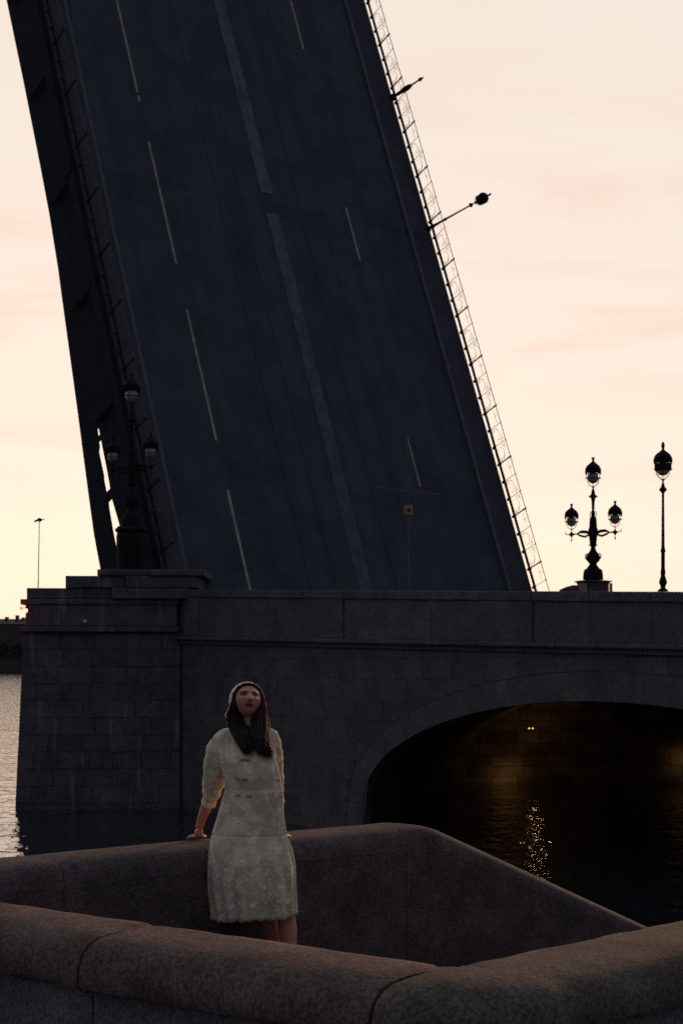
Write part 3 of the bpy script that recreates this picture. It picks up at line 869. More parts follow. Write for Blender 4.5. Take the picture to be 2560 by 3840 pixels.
# red navigation light on the corner of the pier
Dr = 69.5
rc = P(95, 2290, Dr)
nl = thing('navigation_light', 'small glowing red signal light on the left corner of the pier', 'signal light', tuple(rc))
k_ = Dr/F
MB().sphere(rc, (9.5*k_, 8*k_, 9.5*k_), 14, 10).build('lens', M['red_core'], nl, smooth=True)
MB().sphere(P(80, 2281, Dr+0.3), (8*k_, 5*k_, 6*k_), 12, 8).build('second_lens', M['red_lamp'], nl, smooth=True)
MB().box((rc.x-2*k_, rc.y+5*k_, rc.z-4*k_), (rc.x+26*k_, rc.y+12*k_, rc.z+4*k_)).tube([rc + Vector((-3*k_, 2*k_, 8*k_)), rc + Vector((3*k_, 0, 12*k_)), rc + Vector((11*k_, 4*k_, 9*k_))], 3*k_, 5).build('bracket', M['iron'], nl)
pl = bpy.data.lights.new('signal_glow', 'POINT'); pl.energy = 0.8; pl.color = (1, 0.08, 0.04); pl.shadow_soft_size = 0.08
po = bpy.data.objects.new('signal_glow', pl); COL.objects.link(po); po.parent = nl; po.location = (-0.1, -0.45, 0.0)

# pale round plate on the pier
mk = P(318, 2329, 69.85)
MB().tube([mk + Vector((0,0.2,0)), mk + Vector((0,-0.06,0))], 0.075, 12).build('lamp_disc', M['marker'])
tag(bpy.data.objects['lamp_disc'], 'small pale round plate fixed high on the face of the pier', 'plate')

# square sign on a thin pole in front of the leaf
Ds = 60.5
k_ = Ds/F
sb = P(1534, 2214, Ds); st = P(1527, 1600, Ds)
sg = thing('sign_post', 'thin pole with a small square orange sign in front of the raised span', 'sign', tuple(sb))
MB().tube([sb, st], [1.5*k_, 1.0*k_], 5).build('pole', M['wire'], sg)
s0 = P(1531, 1912, Ds)
MB().box((s0.x-16*k_, s0.y-0.07, s0.z-18*k_), (s0.x+16*k_, s0.y-0.03, s0.z+18*k_)).build('sign_board', M['sign_orange'], sg)
em = MB()
for a in range(0, 180, 45):
    dx, dz = math.cos(R(a)), math.sin(R(a))
    c = Vector((s0.x + 1.5*k_, s0.y-0.075, s0.z-3*k_))
    r_ = 9*k_ if a % 90 else 7*k_
    px_, pz_ = -dz*1.3*k_, dx*1.3*k_
    o_ = -0.0015*(a/45)
    q = [(c.x-dx*r_+px_, c.y+o_, c.z-dz*r_+pz_), (c.x+dx*r_+px_, c.y+o_, c.z+dz*r_+pz_), (c.x+dx*r_-px_, c.y+o_, c.z+dz*r_-pz_), (c.x-dx*r_-px_, c.y+o_, c.z-dz*r_-pz_)]
    em.add(q + [(x, y+0.004, z) for x, y, z in q], [(0,1,2,3),(7,6,5,4),(0,4,5,1),(1,5,6,2),(2,6,7,3),(3,7,4,0)])
em.build('star_mark', M['iron'], sg)

# slack cables over the roadway
for (pts, D, lab, nm) in (
    ([(1128, 425), (1180, 445), (1232, 466)], 72, 'short slack cable across the upper middle of the raised span', 'overhead_cable'),
    ([(1395, 520), (1445, 541), (1492, 566)], 73, 'slack cable near the upper right railing of the raised span', 'overhead_cable'),
    ([(1400, 1825), (1500, 1838), (1655, 1855)], 62, 'slack cable behind the orange sign at the foot of the raised span', 'overhead_cable')):
    o = MB().tube([P(x, y, D+0.1*i) for i, (x, y) in enumerate(pts)], 0.016, 5).build(nm, M['wire'])
    tag(o, lab, 'cable', 'cables over the bridge road')

# twin wall lamp inside the arch, lighting the stones below it
lw = P(1990, 2732, D_IN - 0.25)
M['bulb'] = mat('bulb', (1, 0.8, 0.5), emit=(1.0, 0.55, 0.16), estr=1.6)
tl = thing('wall_lamp', 'pair of small amber lights on the inner wall under the arch', 'lamp', tuple(lw))
kq = lw.y/F
for sx in (-7, 7):
    MB().sphere((lw.x+sx*kq, lw.y, lw.z), (3.6*kq, 3*kq, 2.6*kq), 10, 8).build('bulb', M['bulb'], tl, smooth=True)
MB().box((lw.x-12*kq, lw.y+3.2*kq, lw.z-4*kq), (lw.x+12*kq, lw.y+14*kq, lw.z+5*kq)).build('housing', M['iron'], tl)
def lampdata(name, e, size, typ='POINT'):
    l = bpy.data.lights.new(name, typ); l.energy = e; l.color = (1.0, 0.52, 0.19); l.shadow_soft_size = size
    return l
po = bpy.data.objects.new('bulb_light', lampdata('bulb_light', 12, 0.06)); COL.objects.link(po); po.parent = tl
po.location = (0.0, -2.4, -0.2)
def wall_patch(px, py, e, ang):
    """a shaded spot that washes the inner wall round the point seen at px, py"""
    q = P(px, py, D_IN + 0.1)
    s = lampdata('wall_wash', e, 0.10, 'SPOT'); s.spot_size = R(ang); s.spot_blend = 1.0
    o = bpy.data.objects.new('wall_wash', s); COL.objects.link(o); o.parent = tl
    src = q + Vector((0.15, -0.85, 0.25))
    o.location = src - Vector(lw)
    o.rotation_euler = (src - q).to_track_quat('Z', 'Y').to_euler()
wall_patch(1872, 2915, 5.0, 165)
wall_patch(1925, 2905, 3.2, 165)
wall_patch(2552, 2868, 5.5, 165)

# ------------------------------------------------------------------ far bank
qw = MB().box((-1390, 975, -0.5), (1390, 1290, 7.2)); tag(qw.build('embankment', M['palace_dark']), 'low stone embankment of the far bank', kind='structure')
win = MB().box((-0.75, -0.05, 0), (0.75, 0.25, 2.4)).mesh('window', M['pane'])
frm = MB().box((-0.95, -0.12, -0.25), (0.95, 0.06, -0.02)).mesh('sill', M['palace_dark'])
bl = [(-330, -262, 27.5, 'palace_dark', 'long low brown building on the far bank, farthest left'),
      (-261, -226, 31.0, 'palace', 'brown palace on the far bank at the left edge of the photo'),
      (-225, -190, 29.5, 'palace', 'brown palace on the far bank close to the pier'),
      (-189, -120, 28.0, 'palace_dark', 'far brown building hidden behind the pier')]
for (x0, x1, h, m, lab) in bl:
    b = thing('palace', lab, 'building', ((x0+x1)/2, 1000, 7.2))
    MB().box((x0+0.1, 990, 7.2), (x1-0.1, 1030, h)).build('wall', M[m], b)
    rf = MB(); rf.add([(x0-0.4,989.5,h+0.01),(x1+0.4,989.5,h+0.01),(x1+0.4,1030.5,h+0.01),(x0-0.4,1030.5,h+0.01),(x0+3,1006,h+3.6),(x1-3,1006,h+3.6)], [(0,1,5,4),(1,2,5),(2,3,4,5),(3,0,4),(3,2,1,0)])
    rfo = rf.build('roof', M['roof'], b)
    rr_ = random.Random(int(x0))
    for i in range(int((x1-x0)/6)):
        cx_ = x0 + 3 + i*6 + rr_.uniform(-1.5, 1.5)
        MB().box((cx_-0.9, 1000, h+0.5), (cx_+0.9, 1004, h+3.2+rr_.uniform(1.2, 3.0))).build('chimney', M[m], rfo)
    for fl in range(4):
        for i in range(int((x1-x0-3)/3.8)):
            wx = x0 + 3.0 + i*3.8
            o = link_mesh('window', win, b, (wx-(x0+x1)/2, -10.0, 2.5 + fl*5.0))
            link_mesh('sill', frm, o)
for i, x in enumerate((-318, -300, -285, -268, -254, -243, -231, -221, -209, -198, -186, -170)):
    rt = random.Random(i+50)
    h = rt.uniform(9, 13)
    tr = thing('embankment_tree', 'small dark round tree on the far embankment below the brown palaces', 'tree', (x, 982, 7.2), 'trees along the far bank')
    MB().tube([(x, 982, 7.2), (x+0.3, 982, 7.2+h*0.6)], [0.35, 0.15], 6).build('trunk', M['bark'], tr)
    cr = MB()
    for k in range(170):
        a = rt.uniform(0, 6.283); u_ = rt.uniform(-1, 1); rad = rt.uniform(0.55, 1)**0.5
        c = Vector((x + 4.6*rad*math.cos(a)*math.sqrt(1-u_*u_), 982 + 3.5*rad*math.sin(a)*math.sqrt(1-u_*u_), 7.2 + h*0.62 + h*0.4*rad*u_))
        e1 = Vector((rt.uniform(-1,1), rt.uniform(-1,1), rt.uniform(-1,1))).normalized()*rt.uniform(0.6, 1.1)
        e2 = e1.cross(Vector((rt.uniform(-1,1), rt.uniform(-1,1), rt.uniform(-1,1)))).normalized()*rt.uniform(0.5, 0.9)
        cr.add([c-e1, c+e2, c+e1, c-e2], [(0,1,2,3)])
    cr.build('crown', M['leaf_green'], tr)

# ================================================================== EMBANKMENT, FOREGROUND
Q = Vector((0.7487, 0.6629, 0)); NL = Vector((0.6629, -0.7487, 0))     # along the river wall, and towards the land
B0w = Vector((-1.743, 8.17, 0))
ZT = 5.506; ZG = 4.72
def rw(k, z, o): return B0w + Q*k + NL*o + Vector((0,0,z))
# pavement with a stairwell cut into it
KS = 1.95
poly = [(-60, 0.05), (KS, 0.05), (KS, 3.30), (14, 3.30), (14, 0.2), (60, 0.2), (60, 60), (-60, 60)]
gp = MB(); gp.prism([(k, o) for k, o in poly], lambda k, o, z: rw(k, z, o), -1.5, ZG)
tag(gp.build('pavement', M['pavement']), 'granite paving of the embankment landing', kind='structure')
stp = MB()
SLOPE = 0.397
for i in range(24):
    k0 = KS + 0.02 + i*0.36
    stp = MB().box((0,0,0), (1,1,1)); stp.v = []; stp.f = []
    stp.prism([(k0, 0.45), (k0+0.355, 0.45), (k0+0.355, 3.29), (k0, 3.29)], lambda k, o, z: rw(k, z, o), -1.4, ZG - 0.148*(i+1))
    tag(stp.build('step', M['pavement']), 'granite stair steps going down to the water', kind='structure')

def coping_ring(base, lat, zt, prof):
    return [base + lat*o + Vector((0,0,zt+h)) for o, h in prof]
PB = [(0.0, -0.13), (0.0, -0.05), (0.010, -0.02), (0.035, -0.005), (0.12, 0.0), (0.28, 0.0), (0.335, -0.006), (0.375, -0.022), (0.403, -0.055), (0.412, -0.10), (0.415, -0.13)]
rwall = thing('river_wall', 'granite parapet behind the woman, its right end sloping down beside the steps', 'wall', rw(1.0, ZG, 0.2))
def path_z(k):
    kb = 2.72
    d = k - kb
    r_ = 0.10
    if d <= -r_: return ZT
    if d >= r_: return ZT - SLOPE*d
    return ZT - SLOPE*(d+r_)**2/(4*r_)
for (ka, kb) in ((-1.05, 0.124), (0.124, 2.48), (2.48, 6.2), (6.2, 10.5)):
    ks = [ka+0.002] + [ka + (kb-ka)*i/8 for i in range(1, 8)] + [kb-0.002]
    if ka < 2.72 < kb: ks = sorted(ks + [2.72 + 0.02*i for i in range(-5, 6)])
    rings = []
    for k in ks:
        e = min(k-ka, kb-k)
        sag = 0.003*max(0, 1-e/0.02)
        rings.append(coping_ring(rw(k, 0, 0), NL, path_z(k)-sag, PB))
    MB().sweep(rings).build('coping_stone', M['granite_rose'], rwall, smooth=True)
    ks2 = [k for k in ks]
    vs = []
    for k in ks2: vs.append([rw(k, -1.3, 0.02), rw(k, path_z(k)-0.132, 0.02), rw(k, path_z(k)-0.132, 0.4145), rw(k, -1.3, 0.4145)])
    MB().sweep(vs).build('wall_block', M['granite_rose'], rwall)

# the parapet between us and her: two wings meeting in a corner that points at us
C = Vector((0.361, 5.278, 0))
PL = Vector((-0.783, 0.622, 0)).normalized(); NLw = Vector((-0.622, -0.783, 0)).normalized()
PR = Vector((0.7087, 0.7058, 0)).normalized(); NRw = Vector((0.7058, -0.7087, 0)).normalized()
PF = [(0.0, -0.20), (0.0, -0.06), (0.012, -0.025), (0.04, -0.007), (0.10, 0.0), (0.24, 0.001), (0.335, -0.006), (0.385, -0.022), (0.420, -0.052), (0.438, -0.09), (0.446, -0.125), (0.444, -0.165), (0.432, -0.185), (0.405, -0.195)]
def wob(i, s): return 0.0045*mnoise.noise(Vector((i*1.7, s*2.3, 0.5)))
lw_ = thing('parapet_wall', 'reddish granite parapet with rounded coping crossing the left foreground', 'wall', C + PL*1.8 + Vector((0,0,ZG)))
for (ka, kb) in ((0.0, 1.318), (1.318, 3.62)):
    n = 40; rings = []
    for i in range(n+1):
        k = ka+0.007 + (kb-ka-0.014)*i/n
        e = min(k-ka, kb-k); sag = 0.012*max(0, 1-e/0.035)
        rings.append([C + PL*k + NLw*(o*(1-0.0)+wob(k*3, j)) + Vector((0,0,ZT+h-sag*(1 if j > 1 else 0)+wob(k*4+9, j))) for j, (o, h) in enumerate(PF)])
    MB().sweep(rings).build('coping_stone', M['granite_red'], lw_, smooth=True)
    rings = [[C + PL*k + NLw*o + Vector((0,0,z)) for o, z in ((0.03, ZG-0.3), (0.03, ZT-0.202), (0.372, ZT-0.202), (0.372, ZG-0.3))] for k in (ka+0.005, kb-0.005)]
    MB().sweep(rings).build('wall_block', M['granite_wall'], lw_)
rw_ = thing('parapet_wall', 'greyish granite parapet with rounded coping in the right foreground, at the corner', 'wall', C + PR*2 + Vector((0,0,ZG)))
def right_rings(prof, ka, kb, corner, wb=True):
    rings = []
    steps = []
    if corner:
        for i in range(13):
            f_ = i/12
            nn = (NLw*(1-f_) + NRw*f_)
            ang = NLw.angle(NRw)
            nn = (NLw*math.sin((1-f_)*ang) + NRw*math.sin(f_*ang))/math.sin(ang)
            # a squarer corner than a plain quarter turn
            ext = 1 + 0.07*math.sin(math.pi*f_)
            steps.append((C + PR*0.002*i + (-PL)*0.009, nn*ext))
    n = 46
    for i in range(n+1):
        k = ka + (kb-ka)*i/n
        if corner and k < 0.03: continue
        steps.append((C + PR*k, NRw))
    for s, (b_, nn) in enumerate(steps):
        e = 0.012 if (s == 0 and wb) else 0.0
        rings.append([b_ + nn*(o + (wob(s*0.33, j+40) if wb else 0)) + Vector((0,0,ZT+h-(e if j > 1 else 0)+(wob(s*0.41, j+70) if wb else 0))) for j, (o, h) in enumerate(prof)])
    return rings
for (ka, kb, cn) in ((0.0, 2.6, True), (2.608, 6.0, False)):
    MB().sweep(right_rings(PF, ka, kb, cn)).build('coping_stone', M['granite_grey'], rw_, smooth=True)
    MB().sweep(right_rings([(0.03, ZG-0.3-ZT), (0.03, -0.202), (0.372, -0.202), (0.372, ZG-0.3-ZT)], ka, kb, cn, False)).build('wall_block', M['granite_wall'], rw_)

# ================================================================== THE WOMAN
PO = Vector((-0.470, 8.55, ZG))          # her floor point; x right, y away from us, z up
pw = thing('person', 'woman in a white lace dress and lace cap leaning back on the granite parapet', 'person', tuple(PO))
HC = Vector((-0.033, -0.030, 1.568))      # head centre
HR = Matrix.Rotation(R(14), 3, 'Z') @ Matrix.Rotation(R(-22), 3, 'X') @ Matrix.Rotation(R(4), 3, 'Y') @ Matrix.Diagonal((0.97, 1.0, 0.79))
def head_surface(dx, dy, dz):
    """skull point for a direction in head space (front = -y)"""
    d = Vector((dx, dy, dz)).normalized()
    rx, ry, rz = 0.077, 0.092, 0.106
    p = Vector((d.x*rx, d.y*ry, d.z*rz))
    front = max(0.0, -d.y)
    # narrower jaw, chin forward
    if p.z < 0:
        k = min(1, -p.z/0.105)
        p.x *= 1 - 0.34*k*k
        p.y = p.y*(1 - 0.18*k*k) - 0.012*k*front
    def bump(cx, cz, sx, sz, a):
        return a*math.exp(-((p.x-cx)/sx)**2 - ((p.z-cz)/sz)**2) if d.y < 0 else 0.0
    dyv = 0.0
    dyv -= bump(0, -0.022, 0.012, 0.020, 0.016)        # nose
    dyv -= bump(0, -0.034, 0.014, 0.009, 0.013)        # tip
    dyv -= bump(0.013, -0.037, 0.007, 0.007, 0.006) + bump(-0.013, -0.037, 0.007, 0.007, 0.006)
    dyv += bump(0.031, 0.006, 0.017, 0.011, 0.013) + bump(-0.031, 0.006, 0.017, 0.011, 0.013)   # sockets
    dyv -= bump(0.031, 0.006, 0.011, 0.006, 0.006) + bump(-0.031, 0.006, 0.011, 0.006, 0.006)   # lids
    dyv -= bump(0.030, 0.024, 0.020, 0.006, 0.003) + bump(-0.030, 0.024, 0.020, 0.006, 0.003)   # brow ridge
    dyv -= bump(0.040, -0.020, 0.018, 0.016, 0.005) + bump(-0.040, -0.020, 0.018, 0.016, 0.005)  # cheeks
    dyv -= bump(0, -0.062, 0.022, 0.010, 0.007)        # mouth mound
    dyv -= bump(0, -0.058, 0.016, 0.0035, 0.004) + bump(0, -0.067, 0.014, 0.004, 0.005)
    dyv += bump(0, -0.0625, 0.018, 0.0018, 0.005)      # lip line
    dyv += bump(0, -0.077, 0.015, 0.005, 0.004)
    dyv -= bump(0, -0.096, 0.018, 0.012, 0.009)        # chin
    p.y += dyv
    return p
def head_world(p): return HC + HR @ p
hb = MB()
nu, nvv = 72, 56
vs = []; fs = []
for i in range(1, nvv):
    th = math.pi*i/nvv
    for k in range(nu):
        a = 2*math.pi*k/nu
        vs.append(head_world(head_surface(math.sin(th)*math.sin(a), -math.sin(th)*math.cos(a), math.cos(th))))
top = len(vs); vs.append(head_world(head_surface(0, 0, 1))); vs.append(head_world(head_surface(0, 0, -1)))
for i in range(nvv-2):
    for k in range(nu):
        a, b = i*nu+k, i*nu+(k+1) % nu
        fs.append((a, b, b+nu, a+nu))
for k in range(nu):
    fs.append((top, (k+1) % nu, k)); fs.append((top+1, (nvv-2)*nu+k, (nvv-2)*nu+(k+1) % nu))
hb.add(vs, fs)
# neck, torso, limbs as overlapping tapered tubes, then fused into one skin
def limb(pts, n=14): hb.tube([p[0] for p in pts], [p[1] for p in pts], n)
limb([((-0.034, 0.02, 1.575), 0.056), ((-0.034, 0.030, 1.50), 0.052), ((-0.032, 0.028, 1.42), 0.056), ((-0.028, 0.02, 1.36), 0.075)])
def slab_ring(z, cx, cy, rx, ry, n=20): return [Vector((cx+rx*math.cos(2*math.pi*i/n), cy+ry*math.sin(2*math.pi*i/n), z)) for i in range(n)]
hb.sweep([slab_ring(*a) for a in ((1.41, -.028, .03, .06, .05), (1.375, -.03, .02, .13, .065), (1.30, -.03, .01, .145, .085), (1.20, -.02, .0, .135, .10), (1.09, -.005, .02, .125, .085), (0.98, -.01, .04, .14, .095), (0.86, -.02, .05, .165, .11), (0.76, -.02, .04, .15, .10))])
limb([((-.155, .02, 1.335), .044), ((-.205, .09, 1.23), .045), ((-.228, .165, 1.10), .037), ((-.229, .167, 1.098), .036), ((-.262, .235, 1.0), .034), ((-.306, .300, .90), .024), ((-.318, .318, .855), .022)])
limb([((.088, .03, 1.338), .040), ((.106, .12, 1.23), .042), ((.112, .19, 1.10), .036), ((.122, .26, .98), .031), ((.130, .32, .88), .023), ((.132, .335, .85), .022)])
limb([((-.095, .04, .82), .085), ((-.04, .05, .62), .070), ((.04, .09, .46), .052), ((.09, .12, .34), .048), ((.13, .14, .20), .036), ((.145, .14, .09), .029), ((.145, .13, .05), .033)])
limb([((.070, .04, .82), .085), ((.13, .02, .62), .070), ((.170, .0, .46), .052), ((.184, .0, .34), .050), ((.192, .0, .20), .037), ((.194, .0, .09), .029), ((.194, -.01, .05), .033)])
for x, yy in ((.145, .14), (.194, 0)): limb([((x, .03+yy, .035), .030), ((x, -.05+yy, .035), .036), ((x-.004, -.13+yy, .028), .038), ((x-.004, -.19+yy, .022), .020)])
WT = ZT - ZG
def hand(wr, s, fwd, side):
    """a hand laid on the coping: palm, four unequal bent fingers curled over the edge and a thumb"""
    fwd = Vector(fwd).normalized(); side = Vector(side).normalized()
    palm = Vector((wr[0], wr[1], WT+0.022))
    wv = Vector(wr)
    limb([(wv, .023), (wv.lerp(palm, .6) + fwd*0.004, .024), (palm + fwd*0.018, .019)], 12)
    for j in range(4):
        o = side*(0.024 - 0.0155*j)
        ln = (0.052, 0.060, 0.057, 0.045)[j]
        a = palm + fwd*0.008 + o*0.7
        b = palm + fwd*0.052 + o + Vector((0,0,-0.004))
        c = b + fwd*ln*0.55 + o*0.15 + Vector((0,0,-0.006))
        e = c + fwd*ln*0.45 + o*0.10 + Vector((0,0,-0.012 if j else -0.010))
        limb([(a, .0120), (b, .0098), (c, .0085), (e, .0065)], 8)
    t0 = palm + side*0.016 - fwd*0.004
    t1 = t0 + side*0.028 + fwd*0.020 + Vector((0,0,-0.006))
    limb([(t0, .0125), (t1, .0100), (t1 + side*0.012 + fwd*0.024 + Vector((0,0,-0.006)), .0072)], 8)
hand((-.320, .322, .845), 1, (-.42, .75, 0), (.87, .45, 0))
hand((.133, .345, .842), -1, (.25, .9, 0), (-.9, .25, 0))
me = hb.mesh('body', M['skin'])
body = bpy.data.objects.new('body', me); COL.objects.link(body); body.parent = pw
rm = body.modifiers.new('skin', 'REMESH'); rm.mode = 'VOXEL'; rm.voxel_size = 0.0042; rm.use_smooth_shade = True
sm = body.modifiers.new('soft', 'CORRECTIVE_SMOOTH') if False else body.modifiers.new('soft', 'SMOOTH')
sm.factor = 0.4; sm.iterations = 2
dg = bpy.context.evaluated_depsgraph_get()
me2 = bpy.data.meshes.new_from_object(body.evaluated_get(dg))
body.modifiers.clear(); body.data = me2
me2.materials.clear()
for m in ('skin', 'lips_nose_shade', 'brow', 'eye_socket_shade'): me2.materials.append(M[m])
HI = HR.inverted()
for p in me2.polygons:
    q = HI @ (p.center - HC)
    if q.length < 0.15 and q.y < -0.03:
        if (q.x/0.022)**2 + ((q.z+0.0625)/0.0082)**2 < 1 or ((abs(q.x)-0.0065)/0.0065)**2 + ((q.z+0.0455)/0.0035)**2 < 1: p.material_index = 1  # mouth, and two dark spots painted as nostril shade
        for sg_ in (-1, 1):
            xx = q.x*sg_ - 0.031
            if abs(xx) < 0.023 and abs(q.z - (0.0255 - 9*xx*xx)) < 0.0052: p.material_index = 2
            if (xx/0.0185)**2 + ((q.z-0.008)/0.0110)**2 < 1: p.material_index = 3  # covers the eye and the painted shade round it
me2.polygons.foreach_set('use_smooth', [True]*len(me2.polygons))

# --- dress: rings from neck to hem, with gathers, a waist seam, a hip seam and a scalloped hem
PROF = [(1.418, -.030, .028, .066, .056), (1.408, -.028, .026, .112, .066), (1.394, -.028, .024, .141, .074), (1.362, -.030, .020, .153, .086), (1.30, -.032, .012, .152, .098), (1.25, -.028, .002, .152, .114),
        (1.20, -.018, .0, .152, .122), (1.15, -.006, .004, .150, .121), (1.10, -.002, .012, .153, .118), (1.094, -.002, .012, .1525, .1175), (1.085, -.002, .012, .155, .120), (1.0, -.012, .020, .168, .132), (0.92, -.020, .026, .182, .142), (0.860, -.024, .030, .196, .150),
        (0.852, -.024, .030, .194, .148), (0.842, -.023, .029, .201, .155), (0.78, -.016, .022, .216, .164), (0.70, -.012, .014, .229, .172), (0.62, -.010, .008, .235, .176), (0.55, -.006, .006, .233, .176), (0.49, -.002, .004, .228, .174), (0.445, .002, .004, .224, .172), (0.418, .003, .004, .224, .172)]
def interp(z):
    for a, b in zip(PROF, PROF[1:]):
        if a[0] >= z >= b[0]:
            f_ = (a[0]-z)/(a[0]-b[0]) if a[0] != b[0] else 0
            return [a[i]+(b[i]-a[i])*f_ for i in range(5)]
    return list(PROF[-1])
zs = sorted(set([p[0] for p in PROF] + [1.40 - i*0.014 for i in range(70)]), reverse=True)
nr = 168
dm = MB(); rings = []
for z in zs:
    _, cx_, cy_, rx, ry = interp(z)
    ring = []
    for k in range(nr):
        a = 2*math.pi*k/nr
        t_ = max(0.0, (1.09 - z)/0.66); t2 = max(0.0, (0.85 - z)/0.42)
        gath = math.exp(-((z-1.07)/0.05)**2) + 0.8*math.exp(-((z-0.82)/0.045)**2) + 0.5*math.exp(-((z-1.31)/0.04)**2)
        fold = (0.45+1.05*t_)*(0.0066*math.sin(8*a+1.3+2.6*z) + 0.0052*math.sin(15*a+5*z+math.sin(3*a)) + 0.0045*math.sin(5*a-3*z))
        fold += gath*0.0022*math.sin(46*a + 3*math.sin(5*a))
        pleat = 0.0055*math.sin(40*a)*max(0, math.exp(-((a-5.35)/0.42)**2))*max(0, min(1, (1.12-z)/0.05))*max(0, min(1, (z-0.70)/0.2))
        fold += pleat
        fold += 0.006*mnoise.noise(Vector((3*math.cos(a), 3*math.sin(a), z*6)))*(0.4+t2)
        # arms carry the cloth back; the right hip pushes it out
        X_ = cx_ + (rx+fold)*math.cos(a); Y_ = cy_ + (ry+fold)*math.sin(a)
        if z < 0.86: Y_ = min(Y_, 0.205)
        tilt = 0.0
        if z < 0.60:
            f_ = (0.60-z)/0.18
            tilt = f_*(0.055*(X_) - 0.010*abs(math.sin(13*a+0.4*math.sin(3*a))) * max(0, min(1, (0.440-z)/0.02)) + 0.004*math.sin(3*a))
        ring.append(Vector((X_, Y_, z + tilt)))
    rings.append(ring)
vs = [v for r_ in rings for v in r_]; fs = []
for i in range(len(rings)-1):
    for k in range(nr):
        a, b = i*nr+k, i*nr+(k+1) % nr
        fs.append((a, b, b+nr, a+nr))
dm.add(vs, fs)
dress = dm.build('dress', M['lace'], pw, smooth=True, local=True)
dress.data.polygons.foreach_set('use_smooth', [True]*len(dress.data.polygons))
so = dress.modifiers.new('cloth', 'SOLIDIFY'); so.thickness = 0.0035; so.offset = -1
def tube_cloth(name, pts, rs, m, parent, nn=30, wr=0.004, seed=0):
    # resample
    P_ = [Vector(p) for p in pts]; out = []; ro = []
    for i in range(len(P_)-1):
        for j in range(7):
            f_ = j/7; out.append(P_[i].lerp(P_[i+1], f_)); ro.append(rs[i]+(rs[i+1]-rs[i])*f_)
    out.append(P_[-1]); ro.append(rs[-1])
    # smooth the path
    for _ in range(4):
        out = [out[0]] + [(out[i-1]+out[i]*2+out[i+1])/4 for i in range(1, len(out)-1)] + [out[-1]]
        ro = [ro[0]] + [(ro[i-1]+ro[i]*2+ro[i+1])/4 for i in range(1, len(ro)-1)] + [ro[-1]]
    mb = MB(); mb.tube(out, ro, nn, cap=False)
    nv_ = []
    for idx, v in enumerate(mb.v):
        i = idx // nn
        c = out[i]; d = Vector(v) - c
        w_n = mnoise.noise(Vector((v[0]*16+seed, v[1]*16, v[2]*34)))*wr*2 + mnoise.noise(Vector((v[0]*40, v[1]*40+seed, v[2]*70)))*wr*0.8
        nv_.append(tuple(c + d.normalized()*(d.length + w_n)))
    mb.v = nv_
    o = mb.build(name, m, parent, smooth=True, local=True)
    o.data.polygons.foreach_set('use_smooth', [True]*len(o.data.polygons))
    s_ = o.modifiers.new('cloth', 'SOLIDIFY'); s_.thickness = 0.003; s_.offset = -1
    return o
tube_cloth('sleeve', [(-.105, .025, 1.370), (-.150, .03, 1.362), (-.178, .045, 1.315), (-.197, .075, 1.24), (-.214, .12, 1.16), (-.232, .168, 1.09), (-.241, .185, 1.05), (-.249, .205, 1.03)],
           [.050, .062, .072, .074, .069, .056, .048, .037], M['lace'], dress, wr=0.0035)
tube_cloth('cuff', [(-.246, .197, 1.040), (-.252, .214, 1.018), (-.259, .230, 0.998)], [.040, .041, .0415], M['lace_plain'], dress, wr=0.001)
tube_cloth('sleeve', [(.045, .03, 1.376), (.080, .035, 1.370), (.092, .07, 1.315), (.097, .11, 1.235), (.102, .15, 1.16), (.106, .19, 1.09), (.112, .225, 1.03)],
           [.045, .055, .058, .058, .054, .048, .038], M['lace'], dress, wr=0.0035, seed=5)
tube_cloth('cuff', [(.110, .22, 1.04), (.118, .245, 1.0)], [.041, .041], M['lace_plain'], dress, wr=0.001, seed=5)
# little knotted toggles in pairs down the bodice
def on_dress(px, py):
    x = (px-950)*0.001425; z = 1.78-(py-2480)*0.001425
    _, cx_, cy_, rx, ry = interp(z)
    q = max(-0.97, min(0.97, (x-cx_)/rx))
    return Vector((x, cy_ - ry*math.sqrt(1-q*q) - 0.006, z))
for (px, py) in ((912, 2846), (934, 2846), (898, 2916), (922, 2918), (897, 2978), (936, 2980), (1042, 2924), (1050, 2984)):
    c = on_dress(px, py)
    mb = MB()
    for sx in (-1, 1): mb.tube([c + Vector((sx*0.002,0,0.004)), c + Vector((sx*0.010,0.001,0.007)), c + Vector((sx*0.013,0.002,-0.002)), c + Vector((sx*0.004,0,-0.006))], 0.0034, 5)
    mb.sphere(c, 0.0055, 8, 6)
    mb.build('button', M['button'], dress, local=True, smooth=True)
c = on_dress(1028, 2848)
MB().tube([c + Vector((0.015*math.cos(a*0.5236), 0, 0.012*math.sin(a*0.5236))) for a in range(13)], 0.003, 5).build('ring_trim', M['lace_plain'], dress, local=True)

